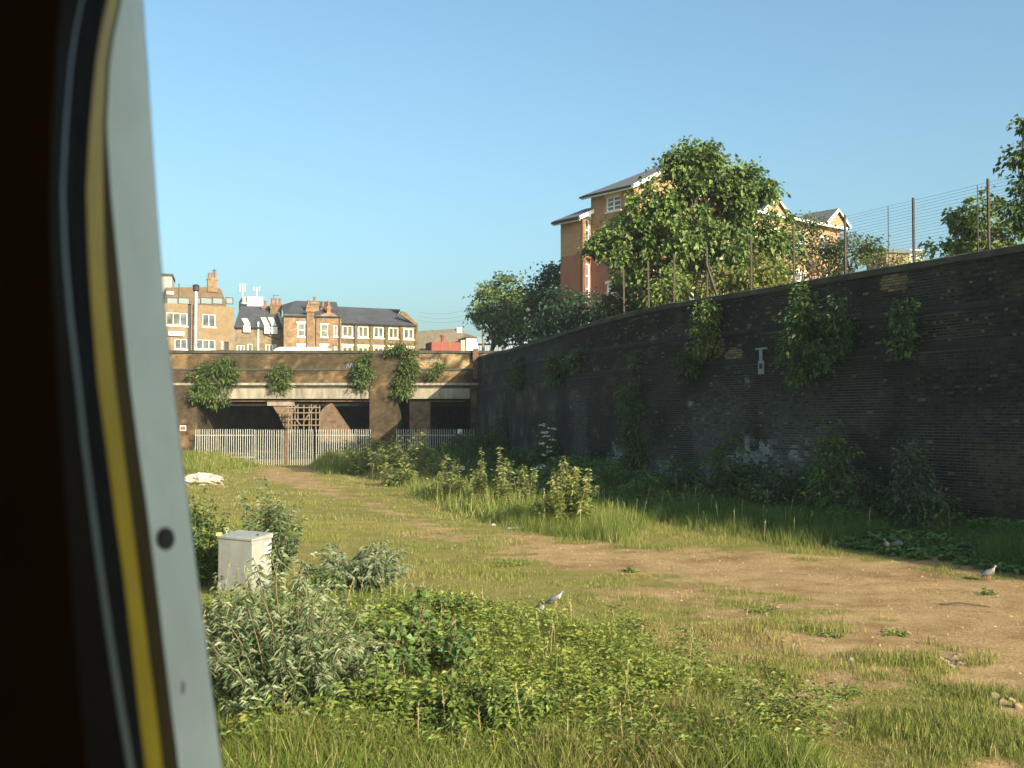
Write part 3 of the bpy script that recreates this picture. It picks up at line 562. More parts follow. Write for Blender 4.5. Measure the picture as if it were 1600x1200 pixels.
m = MB(); q = R1(f, 988, 300, 992, 345); fbox(m, f, *q, -3, -2.95); q = R1(f, 985, 300, 1035, 304); fbox(m, f, *q, -3, -2.95); m.build("aerial", black_m, C_)
# --- white block with phone masts
f = Facade(UD(376, 150.), UD(414, 151.)); W_ = thing("white_tower_block", "white rendered block with two rooftop aerial masts behind the slate roof", "building", f.p(2, GZ))
r = R1(f, 735, 338, 905, 470); m = MB(); fbox(m, f, r[0] + .6, r[1], GZ, r[3], -8, 0, (.72, .69, .62)); fbox(m, f, r[0], r[0] + .59, GZ, r[3], -8, -.4, (.4, .4, .4)); m.build("wall", M("white_render", (.72, .72, .74), attr=True, var=.08, scale=.8), W_)
for (a, b, c, d) in ((724, 225, 752, 295), (848, 252, 866, 285)):
    r = R1(f, a, b, c, d); m = MB(); x = (r[0] + r[1]) / 2; z0 = f.at(*z1_(a, 338))[1]; fbox(m, f, x - .07, x + .07, z0, r[3], -1, -.86)
    for o in (-.35, .2): fbox(m, f, x + o * 1.3, x + o * 1.3 + .16, r[2], r[3], -.9, -.7)
    m.build("mast", galv_m, W_)
r = R1(f, 748, 392, 768, 410); m = MB(); m.lathe(f.p(r[0], r[2], .4), [(.02, 0), (.5, .12), (.62, .3), (.5, .24), (.02, .1)], 12); m.build("satellite_dish", white_m, W_)
# --- C: dark brick house pair with curved gable
f = Facade(UD(442.5, 110.5), UD(533, 112.)); sa, sb = f.at(442.7, 500)[0], f.at(532.5, 500)[0]; zt = f.at(470, 492)[1]
D_ = thing("dark_brick_house", "soot-darkened brick house pair with shaped gable and squat chimneys", "building", f.p(3, GZ))
wins = [R1(f, 1196, 562, 1258, 670), R1(f, 1390, 568, 1450, 675), R1(f, 1196, 745, 1258, 800), R1(f, 1390, 748, 1450, 800)]
nar = [R1(f, 1500, 575, 1530, 672), R1(f, 1505, 752, 1530, 800)]
fwall(f, D_, sa, sb, GZ, zt, wins + nar, db_m, (1.25, 1.15, 1.0))
for w in wins: fwin(f, D_, w, 1, 2, lintel=white_m)
for w in nar: fwin(f, D_, w, 1, 1, lintel=terracotta_m)
for x0, x1, y in ((1272, 1332, 448), (1345, 1352, 480), (1540, 1552, 480)):
    r = R1(f, x0, y, x1, 800); m = MB(); fbox(m, f, r[0], r[1], GZ, r[3], .004, .16 if x1 - x0 > 20 else .1, (1.2, 1., .88)); m.build("pilaster" if x1 - x0 > 20 else "drainpipe", db_m if x1 - x0 > 20 else black_m, D_)
m = MB(); r = R1(f, 1262, 440, 1340, 466); fbox(m, f, *r, -.2, .3, (1.8, 1, .7)); m.build("pilaster_cap", db_m, D_)
gp = [f.at(*z1_(x, y)) for x, y in ((1380, 492), (1425, 478), (1460, 468), (1500, 478), (1530, 505), (1552, 540), (1552, 560), (1380, 560))]
m = MB(); m.poly([f.p(a, z, .05) for a, z in gp], np.append(-f.n * .4, 0), (1.3, 1.15, .95)); m.build("shaped_gable", db_m, D_)
rp = [f.at(*z1_(x, y)) for x, y in ((1062, 490), (1560, 495), (1600, 452), (1280, 440), (1190, 430), (1062, 452))]
zr_ = f.at(500, 481)[1] + 1.2
slab(D_, [f.p(sa, zt - .1, .15), f.p(sb, zt - .1, .15), f.p(sb, zr_, -5), f.p(sa + 1.5, zr_, -5), f.p(sa, zr_ - .5, -5)], .15, "roof", slate_m)
stack(D_, f, R1(f, 1312, 368, 1385, 450), -1.5, sb_m, (1, 1, .95), 1); stack(D_, f, R1(f, 1280, 400, 1308, 450), -1.2, db_m, (1.3, 1, .8), 1)
stack(D_, f, R1(f, 1405, 410, 1440, 470), -2., db_m, (1.3, 1, .8), 1); stack(D_, f, R1(f, 1446, 412, 1476, 470), -.6, db_m, (1.5, 1, .8), 1)
# --- D: long factory range
f = Facade(UD(530.5, 112.5), UD(652.5, 116.)); sa, sb = f.at(531, 500)[0], f.at(652.3, 500)[0]; zt = f.at(590, 507)[1]
E_ = thing("factory_range", "long brown brick workshop with slate roof and cream-headed paired windows", "building", f.p(5, GZ))
up = [R2(f, 135, 352, 207, 428), R2(f, 235, 356, 303, 431), R2(f, 333, 360, 398, 433), R2(f, 427, 365, 490, 437), R2(f, 520, 371, 587, 441)]
lo = [R2(f, a, b, c, 560) for a, b, c in ((135, 482, 207), (235, 486, 303), (333, 488, 398), (427, 491, 490), (520, 494, 587))]
fwall(f, E_, sa, sb, GZ, zt, up + lo, sb_m, (.78, .72, .66))
for w in up: fwin(f, E_, w, 2, 1, cream_m, sill=cream_m, lintel=cream_m, fw=.16)
for w in lo: fwin(f, E_, w, 2, 1, cream_m, sill=False, lintel=cream_m, fw=.16)
for x in (122, 220, 318, 412, 505, 600):
    r = R2(f, x - 8, 345, x + 8, 560); m = MB(); fbox(m, f, r[0], r[1], GZ, min(r[3], zt - .05), .004, .14, (.72, .66, .6)); m.build("pilaster", sb_m, E_)
zr = f.at(*z2_(300, 272))[1] + 1.0; bk = 5.
slab(E_, [f.p(sa - .2, zt + .02, .3), f.p(sb - .25, zt + .02, .3), f.p(sb - 1.7, zr, -bk), f.p(sa - .2, zr, -bk)], .14, "roof", slate_m)
slab(E_, [f.p(sa - .2, zr, -bk - .02), f.p(sb - .3, zr, -bk - .02), f.p(sb - .3, zt, -2 * bk), f.p(sa - .2, zt, -2 * bk)], .14, "roof", slate_m)
gp = [f.at(*z2_(x, y)) for x, y in ((508, 284), (522, 264), (540, 268), (612, 346), (614, 362), (596, 352))]
m = MB(); m.poly([f.p(a, z + .05, -.1 if i > 2 else -.6) for i, (a, z) in enumerate(gp)], np.append(-f.n * .35, 0), (.75, .7, .62)); m.build("gable_parapet", sb_m, E_)
# --- E: sheds
f = Facade(UD(652, 118.), UD(752, 119.)); S_ = thing("pitched_shed", "brown cement-sheet pitched shed with small white gable light", "shed", f.p(4, GZ))
e0 = f.at(*z2_(608, 505)); e1 = f.at(*z2_(1002, 440)); r0 = f.at(*z2_(612, 372)); r1 = f.at(*z2_(866, 356)); shed_m = M("cement_sheet", (.155, .125, .092), rough=.9, var=.3, scale=1.2, bump=.3, stretch=(6, 1, .5))
q1 = f.at(*z2_(818, 405))
slab(S_, [f.p(*e0, 0), f.p(q1[0] + 1.2, e0[1], 0), f.p(*r1, -4), f.p(*r0, -4)], .12, "roof", shed_m)
def at_o(f, o, x, y): q = Facade(f.A + f.n * o, f.B + f.n * o); return q.p(*q.at(*z2_(x, y)))
slab(S_, [at_o(f, .1, 800, 512), at_o(f, .1, 1004, 438), at_o(f, -3.6, 912, 404), at_o(f, -3.6, 818, 404)], .12, "hipped_end", shed_m)
m = MB(); m.poly([at_o(f, -3.7, 812, 408), at_o(f, -3.7, 916, 408), at_o(f, -3.7, 866, 357)], (0, .3, 0)); m.build("gable", shed_m, S_)
m = MB(); c0, c1 = at_o(f, -3.4, 855, 402), at_o(f, -3.4, 886, 366); m.box(c0[0], c1[0], c0[1] - .05, c0[1] + .25, c0[2], c1[2]); m.build("gable_light", white_m, S_)
m = MB(); fbox(m, f, e0[0], e1[0] - .5, GZ, e0[1] - .15, -6, -.3); m.build("wall", shed_m, S_)
f = Facade(UD(652, 114.), UD(752, 116.))
red_m = M("red_sheeting", (.21, .06, .04), rough=.7, var=.2, scale=2, stretch=(5, 1, .4))
rs = thing("red_shed", "low red-painted shed with a thin red vent pipe", "shed", f.p(6, GZ)); r = R2(f, 697, 458, 880, 515); m = MB(); fbox(m, f, r[0], r[1], GZ, r[3], -3, 0); m.build("wall", red_m, rs)
r = R2(f, 766, 424, 778, 460); m = MB(); m.lathe(f.p((r[0] + r[1]) / 2, r[2], -.5), [(.18, -.1), (.18, .6), (.26, .62), (.26, .8), (.02, .86)], 8); m.build("vent_pipe", red_m, rs); m = MB(); r = R2(f, 806, 458, 814, 515); fbox(m, f, r[0], r[1], GZ, r[3], .005, .05); m.build("cover_strip", terracotta_m, rs)
wb = thing("white_shed", "small bright white shed end beside the red shed", "shed", f.p(9, GZ)); r = R2(f, 910, 436, 997, 512); m = MB(); fbox(m, f, r[0], r[1], GZ, r[3], -3, .3); m.build("wall", white_m, wb)
r2 = R2(f, 878, 446, 909, 512); m = MB(); fbox(m, f, r2[0], r2[1] - .01, GZ, r2[3], -3, .1, (.35, .3, .24)); m.build("side_lean_to", M("grey_board", attr=True, var=.2, scale=3), wb)
m = MB(); fbox(m, f, r[0] - .1, r[1] + .1, r[3] + .003, r[3] + .1, -3.1, .4); m.build("roof_edge", coping_m, wb)
f = Facade(UD(748, 100.), UD(840, 100.)); mr = thing("metal_roofed_depot", "long pale blue-white metal depot roof just above the wall end", "building", f.p(3, GZ)); r = R2(f, 985, 442, 1340, 520); m = MB(); fbox(m, f, r[0], r[1], GZ, r[3] - .3, -6, 0, (.30, .36, .40))
depot_m = M("pale_sheet_metal", attr=True, rough=.4, var=.08, scale=1, bump=.05, spec=.5); m.build("wall", depot_m, mr); m = MB()
for k in range(24): a = r[0] + (r[1] - r[0]) * k / 24; fbox(m, f, a, a + .06, r[2] - 1, r[3] - .32, .004, .05, (.29, .35, .39))
m.build("rib", depot_m, mr); slab(mr, [f.p(r[0] - .2, r[3] - .28, .3), f.p(r[1], r[3] - .28, .3), f.p(r[1], r[3] + .7, -6), f.p(r[0] - .2, r[3] + .7, -6)], .1, "roof", M("depot_roof", (.34, .40, .44), rough=.35, var=.06, scale=1))
# ------------------------------------------------------------------ orange and red apartment block above the wall
ap_o = BRICK("apartment_orange_brick", (.36, .2, .105), (.28, .15, .076), (.34, .25, .17), attr=True, var=.12, nscale=1.2)
ap_r = BRICK("apartment_red_brick", (.27, .105, .066), (.21, .078, .05), (.28, .16, .12), attr=True, var=.12, nscale=1.2)
stone_m = M("pale_stone", (.62, .54, .42), var=.12, scale=2)
Cn = np.array(UD(992, 68.)); e2 = nrm(np.array([.775, .63])); e1 = np.array([-e2[1], e2[0]])
AZ = 5.95; AP = thing("apartment_block", "orange and red brick apartment block with grey roofs behind the trees", "building", (Cn[0] + 4, Cn[1] + 5, AZ))
zE = P(992, 288, 68.)[2]; zB = 14.1
def Rz(f, x0, y0, x1, y1): return f.rect(840 + x0 / 4, 200 + y0 / 4, 840 + x1 / 4, 200 + y1 / 4)
F1 = Facade(Cn, Cn + e1 * 3.95)
w1 = [Rz(F1, 430, 425, 522, 518), Rz(F1, 420, 705, 497, 800), Rz(F1, 432, 972, 500, 1060)]
fwall(F1, AP, 0, 3.95, zB, zE, [w1[0]], ap_o, back=.25); fwall(F1, AP, 0, 3.95, AZ, zB - .002, w1[1:], ap_r, back=.25)
for w in w1: fwin(F1, AP, w, 2, 3, sill=stone_m, fw=.09, lintel=stone_m)
# gable face and long range
ops = []
F2 = Facade(Cn, Cn + e2 * 8.2)
for st_ in range(4):
    for s_ in (1.2, 4.9): ops.append((s_, s_ + 1.5, AZ + 1. + st_ * 2.8, AZ + 2.4 + st_ * 2.8))
zf = AZ + 2.8 * 4 - .3
fwall(F2, AP, 0, 8.2, zB, zE, [o for o in ops if o[2] > zB], ap_o, back=.25); fwall(F2, AP, 0, 8.2, AZ, zB - .002, [o for o in ops if o[2] < zB - 2], ap_r, back=.25)
for w in ops:
    if w[2] > zB or w[3] < zB: fwin(F2, AP, w, 2, 3, sill=stone_m, fw=.09, lintel=stone_m)
m = MB(); m.poly([F2.p(0, zE + .003), F2.p(8.2, zE + .003), F2.p(4.1, zE + 1.9)], np.append(-F2.n * .25, 0)); m.build("gable", ap_o, AP)
roof_m = M("grey_roof_tile", (.115, .12, .13), rough=.8, var=.2, scale=2, bump=.3, stretch=(1, 1, 6))
def hip(a, b, zlow, zhigh, o=.35, run=4.1): return a, b
bk = e1 * 4.4
def pt(v2, z): return np.array([v2[0], v2[1], z])
slab(AP, [pt(Cn - e2 * .45 - e1 * .4, zE - .1), pt(Cn - e2 * .45 + bk, zE - .1), pt(Cn + e2 * 4.1 + e1 * 1.6, zE + 2.1), pt(Cn + e2 * 4.1 - e1 * .4, zE + 2.1)], .16, "roof", roof_m)
slab(AP, [pt(Cn + e2 * 8.65 - e1 * .4, zE - .1), pt(Cn + e2 * 8.65 + bk, zE - .1), pt(Cn + e2 * 4.1 + e1 * 1.6, zE + 2.102), pt(Cn + e2 * 4.1 - e1 * .4, zE + 2.102)], .16, "roof", roof_m)
for a, b in ((-.45, 4.1), (8.65, 4.1)):
    m = MB(); m.bar(pt(Cn + e2 * a - e1 * .43, zE - .22), pt(Cn + e2 * b - e1 * .43, zE + 1.98), .05, .24); m.build("bargeboard", white_m, AP)
m = MB(); m.bar(pt(Cn - e2 * .43 - e1 * .4, zE - .28), pt(Cn - e2 * .43 + bk, zE - .28), .1, .14); m.build("fascia", white_m, AP)
m = MB(); m.bar(pt(Cn - e2 * .52 - e1 * .4, zE - .22), pt(Cn - e2 * .52 + bk * 1.02, zE - .22), .12, .1); m.build("gutter", black_m, AP)
# rear enclosure of the main part
m = MB(); q0, q1_, q2, q3 = Cn + e1 * .26 + e2 * .26, Cn + e2 * 8.1 + e1 * .26, Cn + e2 * 8.1 + e1 * 3.9, Cn + e2 * .26 + e1 * 3.9
m.poly([pt(q0, AZ), pt(q1_, AZ), pt(q2, AZ), pt(q3, AZ)], (0, 0, zE - AZ - .2), (1, 1, 1)); m.build("inner_wall", ap_o, AP)
# lower wing
Wn = Cn + e1 * 3.96 - e2 * .75; zW = P(905, 341, 71.5)[2]
F3 = Facade(Wn, Wn + e1 * 2.15); fwall(F3, AP, 0, 2.15, zB - .3, zW, [], ap_o, back=.3); fwall(F3, AP, 0, 2.15, AZ, zB - .302, [], ap_r, back=.3)
F4 = Facade(Wn, Wn + e2 * .74); fr_ops = [(.2, .66, zB - .1, zB + 2.), (.2, .66, zB - 3.4, zB - .9), (.2, .66, zB - 6.2, zB - 3.8)]
fwall(F4, AP, 0, .74, zB - .3, zW, fr_ops[:1], ap_o, back=.2); fwall(F4, AP, 0, .74, AZ, zB - .302, fr_ops[1:], ap_r, back=.2)
for w in fr_ops: fwin(F4, AP, w, 1, 3, sill=stone_m, fw=.1)
m = MB(); m.poly([pt(Wn + e1 * .31 + e2 * .31, AZ), pt(Wn + e1 * .31 + e2 * 5, AZ), pt(Wn + e1 * 2.1 + e2 * 5, AZ), pt(Wn + e1 * 2.1 + e2 * .31, AZ)], (0, 0, zW - AZ - .1)); m.build("inner_wall", ap_o, AP)
slab(AP, [pt(Wn - e2 * .5 - e1 * .25, zW - .1), pt(Wn - e2 * .5 + e1 * 2.4, zW - .1), pt(Wn + e2 * 1.3 + e1 * 1.2, zW + .78), pt(Wn + e2 * 1.3 - e1 * .25, zW + .78)], .16, "roof", roof_m)
m = MB(); m.bar(pt(Wn - e2 * .5 - e1 * .28, zW - .22), pt(Wn + e2 * .8 - e1 * .28, zW + .38), .05, .24); m.build("bargeboard", white_m, AP)
m = MB(); m.bar(pt(Wn - e2 * .55 - e1 * .25, zW - .24), pt(Wn - e2 * .55 + e1 * 2.42, zW - .24), .14, .14); m.build("gutter", black_m, AP)
m = MB(); m.bar(pt(Wn - e2 * .42 - e1 * .2, zW - .33), pt(Wn - e2 * .42 + e1 * 2.4, zW - .33), .1, .1); m.build("fascia", white_m, AP)
# long range running away to the right
R0 = Cn + e2 * 8.22 + e1 * 1.0; F5 = Facade(R0, R0 + e2 * 15.2); zL = zE + .1; ops = []
for st_ in range(4):
    for k in range(5): s_ = .9 + k * 2.95; ops.append((s_, s_ + 1.35, AZ + 1. + st_ * 2.8, AZ + 2.4 + st_ * 2.8))
fwall(F5, AP, 0, 15.2, zB, zL, [o for o in ops if o[2] > zB], ap_o, back=7.); fwall(F5, AP, 0, 15.2, AZ, zB - .002, [o for o in ops if o[3] < zB], ap_o, back=7.)
for w in ops:
    if w[2] > zB or w[3] < zB: fwin(F5, AP, w, 2, 2, sill=stone_m, fw=.09, lintel=stone_m)
slab(AP, [F5.p(-.1, zL - .05, .45), F5.p(15.6, zL - .05, .45), F5.p(15.6, zL + 1.3, -3.5), F5.p(-.1, zL + 1.3, -3.5)], .16, "roof", roof_m)
m = MB(); m.bar(F5.p(-.1, zL - .2, .48), F5.p(15.6, zL - .2, .48), .06, .2); m.build("fascia", white_m, AP)
for s_, w_ in ((5.6, 2.6), (13.2, 2.6)):
    m = MB(); m.poly([F5.p(s_, zL - .3, .3), F5.p(s_ + w_, zL - .3, .3), F5.p(s_ + w_, zL + .05, .3), F5.p(s_ + w_ / 2, zL + 1.05, .3), F5.p(s_, zL + .05, .3)], np.append(-F5.n * 3, 0)); gg = m.build("gablet", ap_o, AP)
    for a, b in ((s_ - .25, s_ + w_ / 2), (s_ + w_ + .25, s_ + w_ / 2)):
        m = MB(); m.bar(F5.p(a, zL - .06, .55), F5.p(b, zL + 1.16, .55), .05, .22); m.build("bargeboard", white_m, gg)
        slab(gg, [F5.p(a, zL + .02, .6), F5.p(b, zL + 1.27, .6), F5.p(b, zL + 1.27, -2.6), F5.p(a, zL + .02, -2.6)], .08, "gablet_roof", roof_m)
f = Facade(UD(1395, 130.), UD(1470, 132.)); wr = thing("white_rooftop_house", "distant white rooftop showing through the wire fence", "building", f.p(2, AZ)); r = f.rect(1424, 390, 1444, 420); m = MB(); fbox(m, f, r[0], r[1], AZ, r[3], -4, 0); m.build("wall", white_m, wr); r = f.rect(1385, 391, 1446, 396); m = MB(); fbox(m, f, r[0], r[1], r[2], r[3] + .05, -5, .2); m.build("roof_edge", roof_m, wr); r = f.rect(1388, 396, 1423, 420); m = MB(); fbox(m, f, r[0], r[1], AZ, r[3], -4, -.1); m.build("wall", yb_m, wr)
# ------------------------------------------------------------------ foliage builders
def leaves(mb, Pp, D, N, L, W, col, droop=.2):
    n = len(Pp); L = np.broadcast_to(np.asarray(L, float), (n,))[:, None]; W = np.broadcast_to(np.asarray(W, float), (n,))[:, None]
    D = nrm(D); S = nrm(np.cross(D, N)); U = np.cross(S, D); dz = np.array([0, 0, 1.]) * droop * L
    V = np.stack([Pp, Pp + D * L * .42 + S * W / 2 + U * W * .16, Pp + D * L - dz, Pp + D * L * .42 - S * W / 2 + U * W * .16], 1).reshape(-1, 3)
    i = np.arange(n)[:, None] * 4
    mb.add(V, tris=np.concatenate([i + [[0, 1, 2]], i + [[0, 2, 3]]]), col=np.repeat(col, 4, 0))
def pick_cols(cols, n, spread=.3):
    c = np.asarray(cols, float); k = rng.integers(len(c), size=n); return c[k] * (1 - spread + 2 * spread * rng.random((n, 1)))
def rdir(n): return nrm(rng.normal(size=(n, 3)))
def tree(name, label, base, blobs, cols, nclump=40, nleaf=26, leaf=.16, clump=.42, trunk=.16, group=None, lw=.75, shell=.5, droop=.35, twigs=5):
    base = np.asarray(base, float); t = thing(name, label, "tree", base, group)
    B = [(np.asarray(c, float), np.asarray(r, float)) for c, r in blobs]; cen = np.mean([c for c, _ in B], 0); low = min(c[2] - r[2] for c, r in B)
    tm = MB(); k = 9; T = np.linspace(0, 1, k)[:, None]; top = cen + (0, 0, .4); wob = np.cumsum(rng.normal(0, .05, (k, 3)), 0) * T; wob[:, 2] = 0
    path = base + (top - base) * T + wob; path[0] = base - (0, 0, .15)
    tm.tube(path, np.linspace(trunk * 1.25, trunk * .35, k), 8); cm = MB()
    for c, r in B:
        j = int(rng.integers(k // 2 - 1, k - 1)); p0 = path[j]; mid = (p0 + c) / 2 + rng.normal(0, .12, 3) + (0, 0, .1)
        tm.tube([p0, mid, c, c + (c - mid) * .1], [trunk * .5, trunk * .36, trunk * .2, .015], 5)
        for q in range(twigs):
            d = rdir(1)[0]; d[2] = abs(d[2]) * .6; e = c + d * r * .85; tm.tube([c, (c + e) / 2 + rng.normal(0, .08, 3), e], [trunk * .2, .02, .008], 4, cap=False)
        nc = max(4, int(nclump * (r[0] * r[2] + r[1] * r[2]) / 2)); d = rdir(nc); rad = shell + (1 - shell) * rng.random((nc, 1)) ** .6 + rng.normal(0, .07, (nc, 1))
        cc = c + d * r * rad; hue = .72 + .56 * rng.random((nc, 1)); nl = rng.poisson(nleaf, nc) + 4; id_ = np.repeat(np.arange(nc), nl); n = len(id_)
        off = rng.normal(size=(n, 3)) * clump * .42 * (.6 + .8 * rng.random((nc, 1)))[id_]; off[:, 2] *= .75
        pos = cc[id_] + off; out = nrm(off + d[id_] * .25)
        D = nrm(out + rng.normal(0, .5, (n, 3)) - [0, 0, .25]); N = nrm(np.array([0, 0, .5]) + d[id_] * .9 + rng.normal(0, .6, (n, 3)))
        s = leaf * (.65 + .7 * rng.random(n)); leaves(cm, pos, D, N, s, s * lw, pick_cols(cols, n, .2) * hue[id_], droop)
    tm.build("trunk", bark_m, t, smooth=True, uv=False); cm.build("crown", leaf_m, t, uv=False); return t
def shrub(name, label, base, H, R, cols, nstem=14, per=34, L=.13, W=.03, droop=.5, stemcol=(.16, .13, .07), group=None, lean=(0, 0, 0), arch=.35, cat="shrub", tips=None, t0=.12, up=.15, r0=.25, thin=.7):
    base = np.asarray(base, float); t = thing(name, label, cat, base, group); sm = MB(); lm = MB(); lean = np.asarray(lean, float)
    for i in range(nstem):
        an = rng.random() * 2 * math.pi; q = math.sqrt(rng.random()); h = H * (.45 + .6 * rng.random()) * (1 - .25 * q); rr = R * q
        T = np.linspace(0, 1, 8); hor = np.array([math.cos(an), math.sin(an), 0]); b0 = base + hor * rr * r0 + np.array([0, 0, -.05])
        pts = b0 + hor * (rr * (1 - r0) * T ** 1.4)[:, None] + np.array([0, 0, 1.]) * (h * (T * (1 + arch * .5) - arch * .5 * T ** 2 * (1 + q)))[:, None] + lean * (T ** 1.3)[:, None] + np.cumsum(rng.normal(0, H * .012, (8, 3)), 0)
        sm.tube(pts, np.linspace(.0055, .0022, 8) * max(.8, min(H, 1.6)), 4, col=stemcol, cap=False)
        n = max(6, int(per * (.7 + .6 * rng.random()))); tt = t0 + (1 - t0) * rng.random(n) ** thin; pos = np.stack([np.interp(tt, T, pts[:, k]) for k in range(3)], -1)
        a = rng.random(n) * 2 * math.pi; D = np.stack([np.cos(a), np.sin(a), up + rng.normal(0, .3, n)], -1); N = np.array([0, 0, .7]) + rng.normal(0, .6, (n, 3))
        s = L * (.55 + .6 * rng.random(n)) * (1.15 - .45 * tt); c = pick_cols(cols, n, .25)
        if tips is not None:
            k = tt > .72; c[k] = pick_cols(tips, int(k.sum()), .2)
        pos = pos + nrm(D) * rng.random((n, 1)) * R * .06; leaves(lm, pos, D, N, s, s * (W / L), c, droop)
    sm.build("stem", stem_m, t, uv=False); lm.build("foliage", leaf_m, t, uv=False); return t
def bl(u, v, ru, rv, y, dy=None): c = P(u, v, y); k = y / 1700.; return (c, (ru * k, (dy if dy else ru * k * .9), rv * k))
DK = [(.040, .086, .024), (.055, .108, .03), (.07, .122, .036), (.034, .066, .022)]
MD = [(.125, .18, .034), (.155, .21, .042), (.10, .15, .03), (.18, .225, .055)]
YG = [(.15, .18, .035), (.19, .20, .04), (.12, .16, .035), (.22, .21, .06)]
BD = [(.10, .15, .06), (.13, .17, .08), (.08, .125, .05)]
SIL = [(.25, .28, .16), (.31, .33, .21), (.18, .23, .11)]
# ------------------------------------------------------------------ trees above the wall and beyond the bridge
ty = 42.5
tree("lime_tree", "big leafy green tree in front of the apartment block", (P(1095, 400, ty)[0], ty, 5.9),
     [bl(1085, 262, 38, 34, ty), bl(1125, 278, 32, 28, ty), bl(1050, 305, 52, 40, ty), bl(1110, 325, 62, 48, ty), bl(1165, 305, 32, 30, ty), bl(1178, 288, 20, 22, ty), bl(1005, 335, 38, 28, ty), bl(985, 375, 46, 36, ty), bl(1060, 385, 62, 48, ty), bl(1140, 385, 64, 50, ty), bl(1195, 365, 42, 48, ty), bl(1035, 430, 50, 32, ty), bl(965, 412, 22, 28, ty), bl(1180, 425, 46, 36, ty), bl(955, 368, 20, 9, ty), bl(1078, 238, 16, 14, ty), bl(1100, 240, 10, 10, ty), bl(1112, 254, 10, 12, ty), bl(1196, 300, 12, 5, ty), bl(1162, 272, 9, 9, ty), bl(935, 385, 7, 10, ty), bl(1060, 250, 9, 9, ty)],
     [(.10, .16, .034), (.14, .20, .048), (.075, .125, .03), (.18, .225, .062), (.055, .095, .026)], nclump=19, nleaf=88, leaf=.165, clump=.50, trunk=.2, lw=.85, shell=.6, twigs=9)
for u, v, lab, cols, ru, rv, y in [(985, 462, "brownish-green low bush at the fence post above the wall ivy", [(.09, .09, .03), (.12, .09, .04), (.07, .09, .03)], 34, 36, 44), (1050, 455, "bright green bush under the big tree behind the fence", MD, 40, 34, 41), (1125, 445, "olive-green bush beside the braced fence post", YG, 34, 34, 40), (1190, 430, "yellow-green bush filling the gap beneath the big tree", YG, 40, 36, 39.5), (1015, 478, "small dark bush low on the wall top under the trees", DK, 30, 20, 42)]:
    tree("bush", lab, (P(u, v, y)[0], y, 5.9), [bl(u, v, ru, rv, y), bl(u - ru * .5, v + rv * .3, ru * .6, rv * .6, y), bl(u + ru * .5, v + rv * .25, ru * .6, rv * .6, y)], cols, nclump=46, nleaf=24, leaf=.14, clump=.34, trunk=.06, group="bushes behind the wire fence", shell=.3)
y = 88.
tree("plane_tree", "round dark green tree above the depot roof", (P(757, 530, y)[0], y, 6.0), [bl(790, 452, 36, 26, y), bl(765, 470, 28, 24, y), bl(812, 478, 40, 30, y), bl(775, 500, 32, 20, y), bl(745, 492, 16, 14, y), bl(820, 510, 34, 22, y), bl(785, 520, 30, 16, y), bl(800, 495, 40, 26, y)], [(.105, .16, .046), (.075, .125, .038), (.14, .185, .06)], nclump=15, nleaf=30, leaf=.26, clump=.75, trunk=.16, shell=.3)
y = 80.
tree("plane_tree", "darker tree between the round tree and the apartment block", (P(860, 520, y)[0], y, 6.0), [bl(858, 425, 26, 18, y), bl(845, 455, 30, 26, y), bl(875, 470, 26, 24, y), bl(850, 500, 34, 30, y)], [(.06, .095, .035), (.045, .075, .03)], nclump=15, nleaf=30, leaf=.26, clump=.75, trunk=.25, shell=.3)
y = 56.
tree("overhanging_shrub", "dense blue-green shrub spilling over the wall top near the bridge", (P(885, 520, y)[0], y, 5.9), [bl(880, 480, 44, 30, y), bl(930, 480, 40, 28, y - 3), bl(850, 515, 32, 24, y), bl(905, 512, 44, 22, y - 2), bl(845, 545, 20, 24, y - 1.5), bl(960, 492, 26, 20, y - 7)], [(.022, .05, .026), (.03, .06, .03), (.018, .04, .022)], nclump=34, nleaf=34, leaf=.15, clump=.5, trunk=.1, shell=.3)
y = 50.
WISP = [(.07, .10, .03), (.09, .11, .035), (.06, .075, .03)]
tree("thin_tree", "thin dark wispy tree behind the fence before the long roof", (P(1290, 420, y)[0], y, 5.9), [bl(1262, 355, 24, 22, y), bl(1290, 385, 34, 30, y), bl(1325, 395, 40, 28, y), bl(1362, 385, 20, 26, y), bl(1250, 400, 24, 30, y), bl(1300, 425, 36, 18, y)], WISP, nclump=32, nleaf=24, leaf=.15, clump=.5, trunk=.09, shell=.2, twigs=9)
tree("copper_bush", "reddish copper-leaved bush behind the fence below the long range", (P(1255, 425, 47)[0], 47, 5.9), [bl(1262, 415, 24, 18, 47), bl(1280, 430, 20, 14, 47)], [(.13, .065, .035), (.10, .07, .03), (.15, .09, .04)], nclump=26, nleaf=14, leaf=.11, clump=.34, trunk=.05, shell=.2)
tree("low_hedge_bush", "low olive bush behind the wire fence between two tall posts", (P(1385, 415, 38)[0], 38, 5.9), [bl(1365, 412, 26, 16, 38), bl(1400, 406, 26, 13, 38), bl(1430, 402, 16, 12, 38)], YG, nclump=40, nleaf=20, leaf=.10, clump=.3, trunk=.04, shell=.3)
y = 34.
tree("young_ash_tree", "bright green upright tree behind the fence near the picture's edge", (P(1535, 400, y)[0], y, 5.9), [bl(1535, 330, 22, 36, y), bl(1510, 350, 26, 26, y), bl(1500, 380, 24, 20, y), bl(1545, 370, 36, 26, y), bl(1470, 385, 18, 9, y), bl(1575, 365, 26, 26, y), bl(1490, 335, 10, 14, y)], MD + YG[:1], nclump=62, nleaf=26, leaf=.14, clump=.3, trunk=.08, shell=.25)
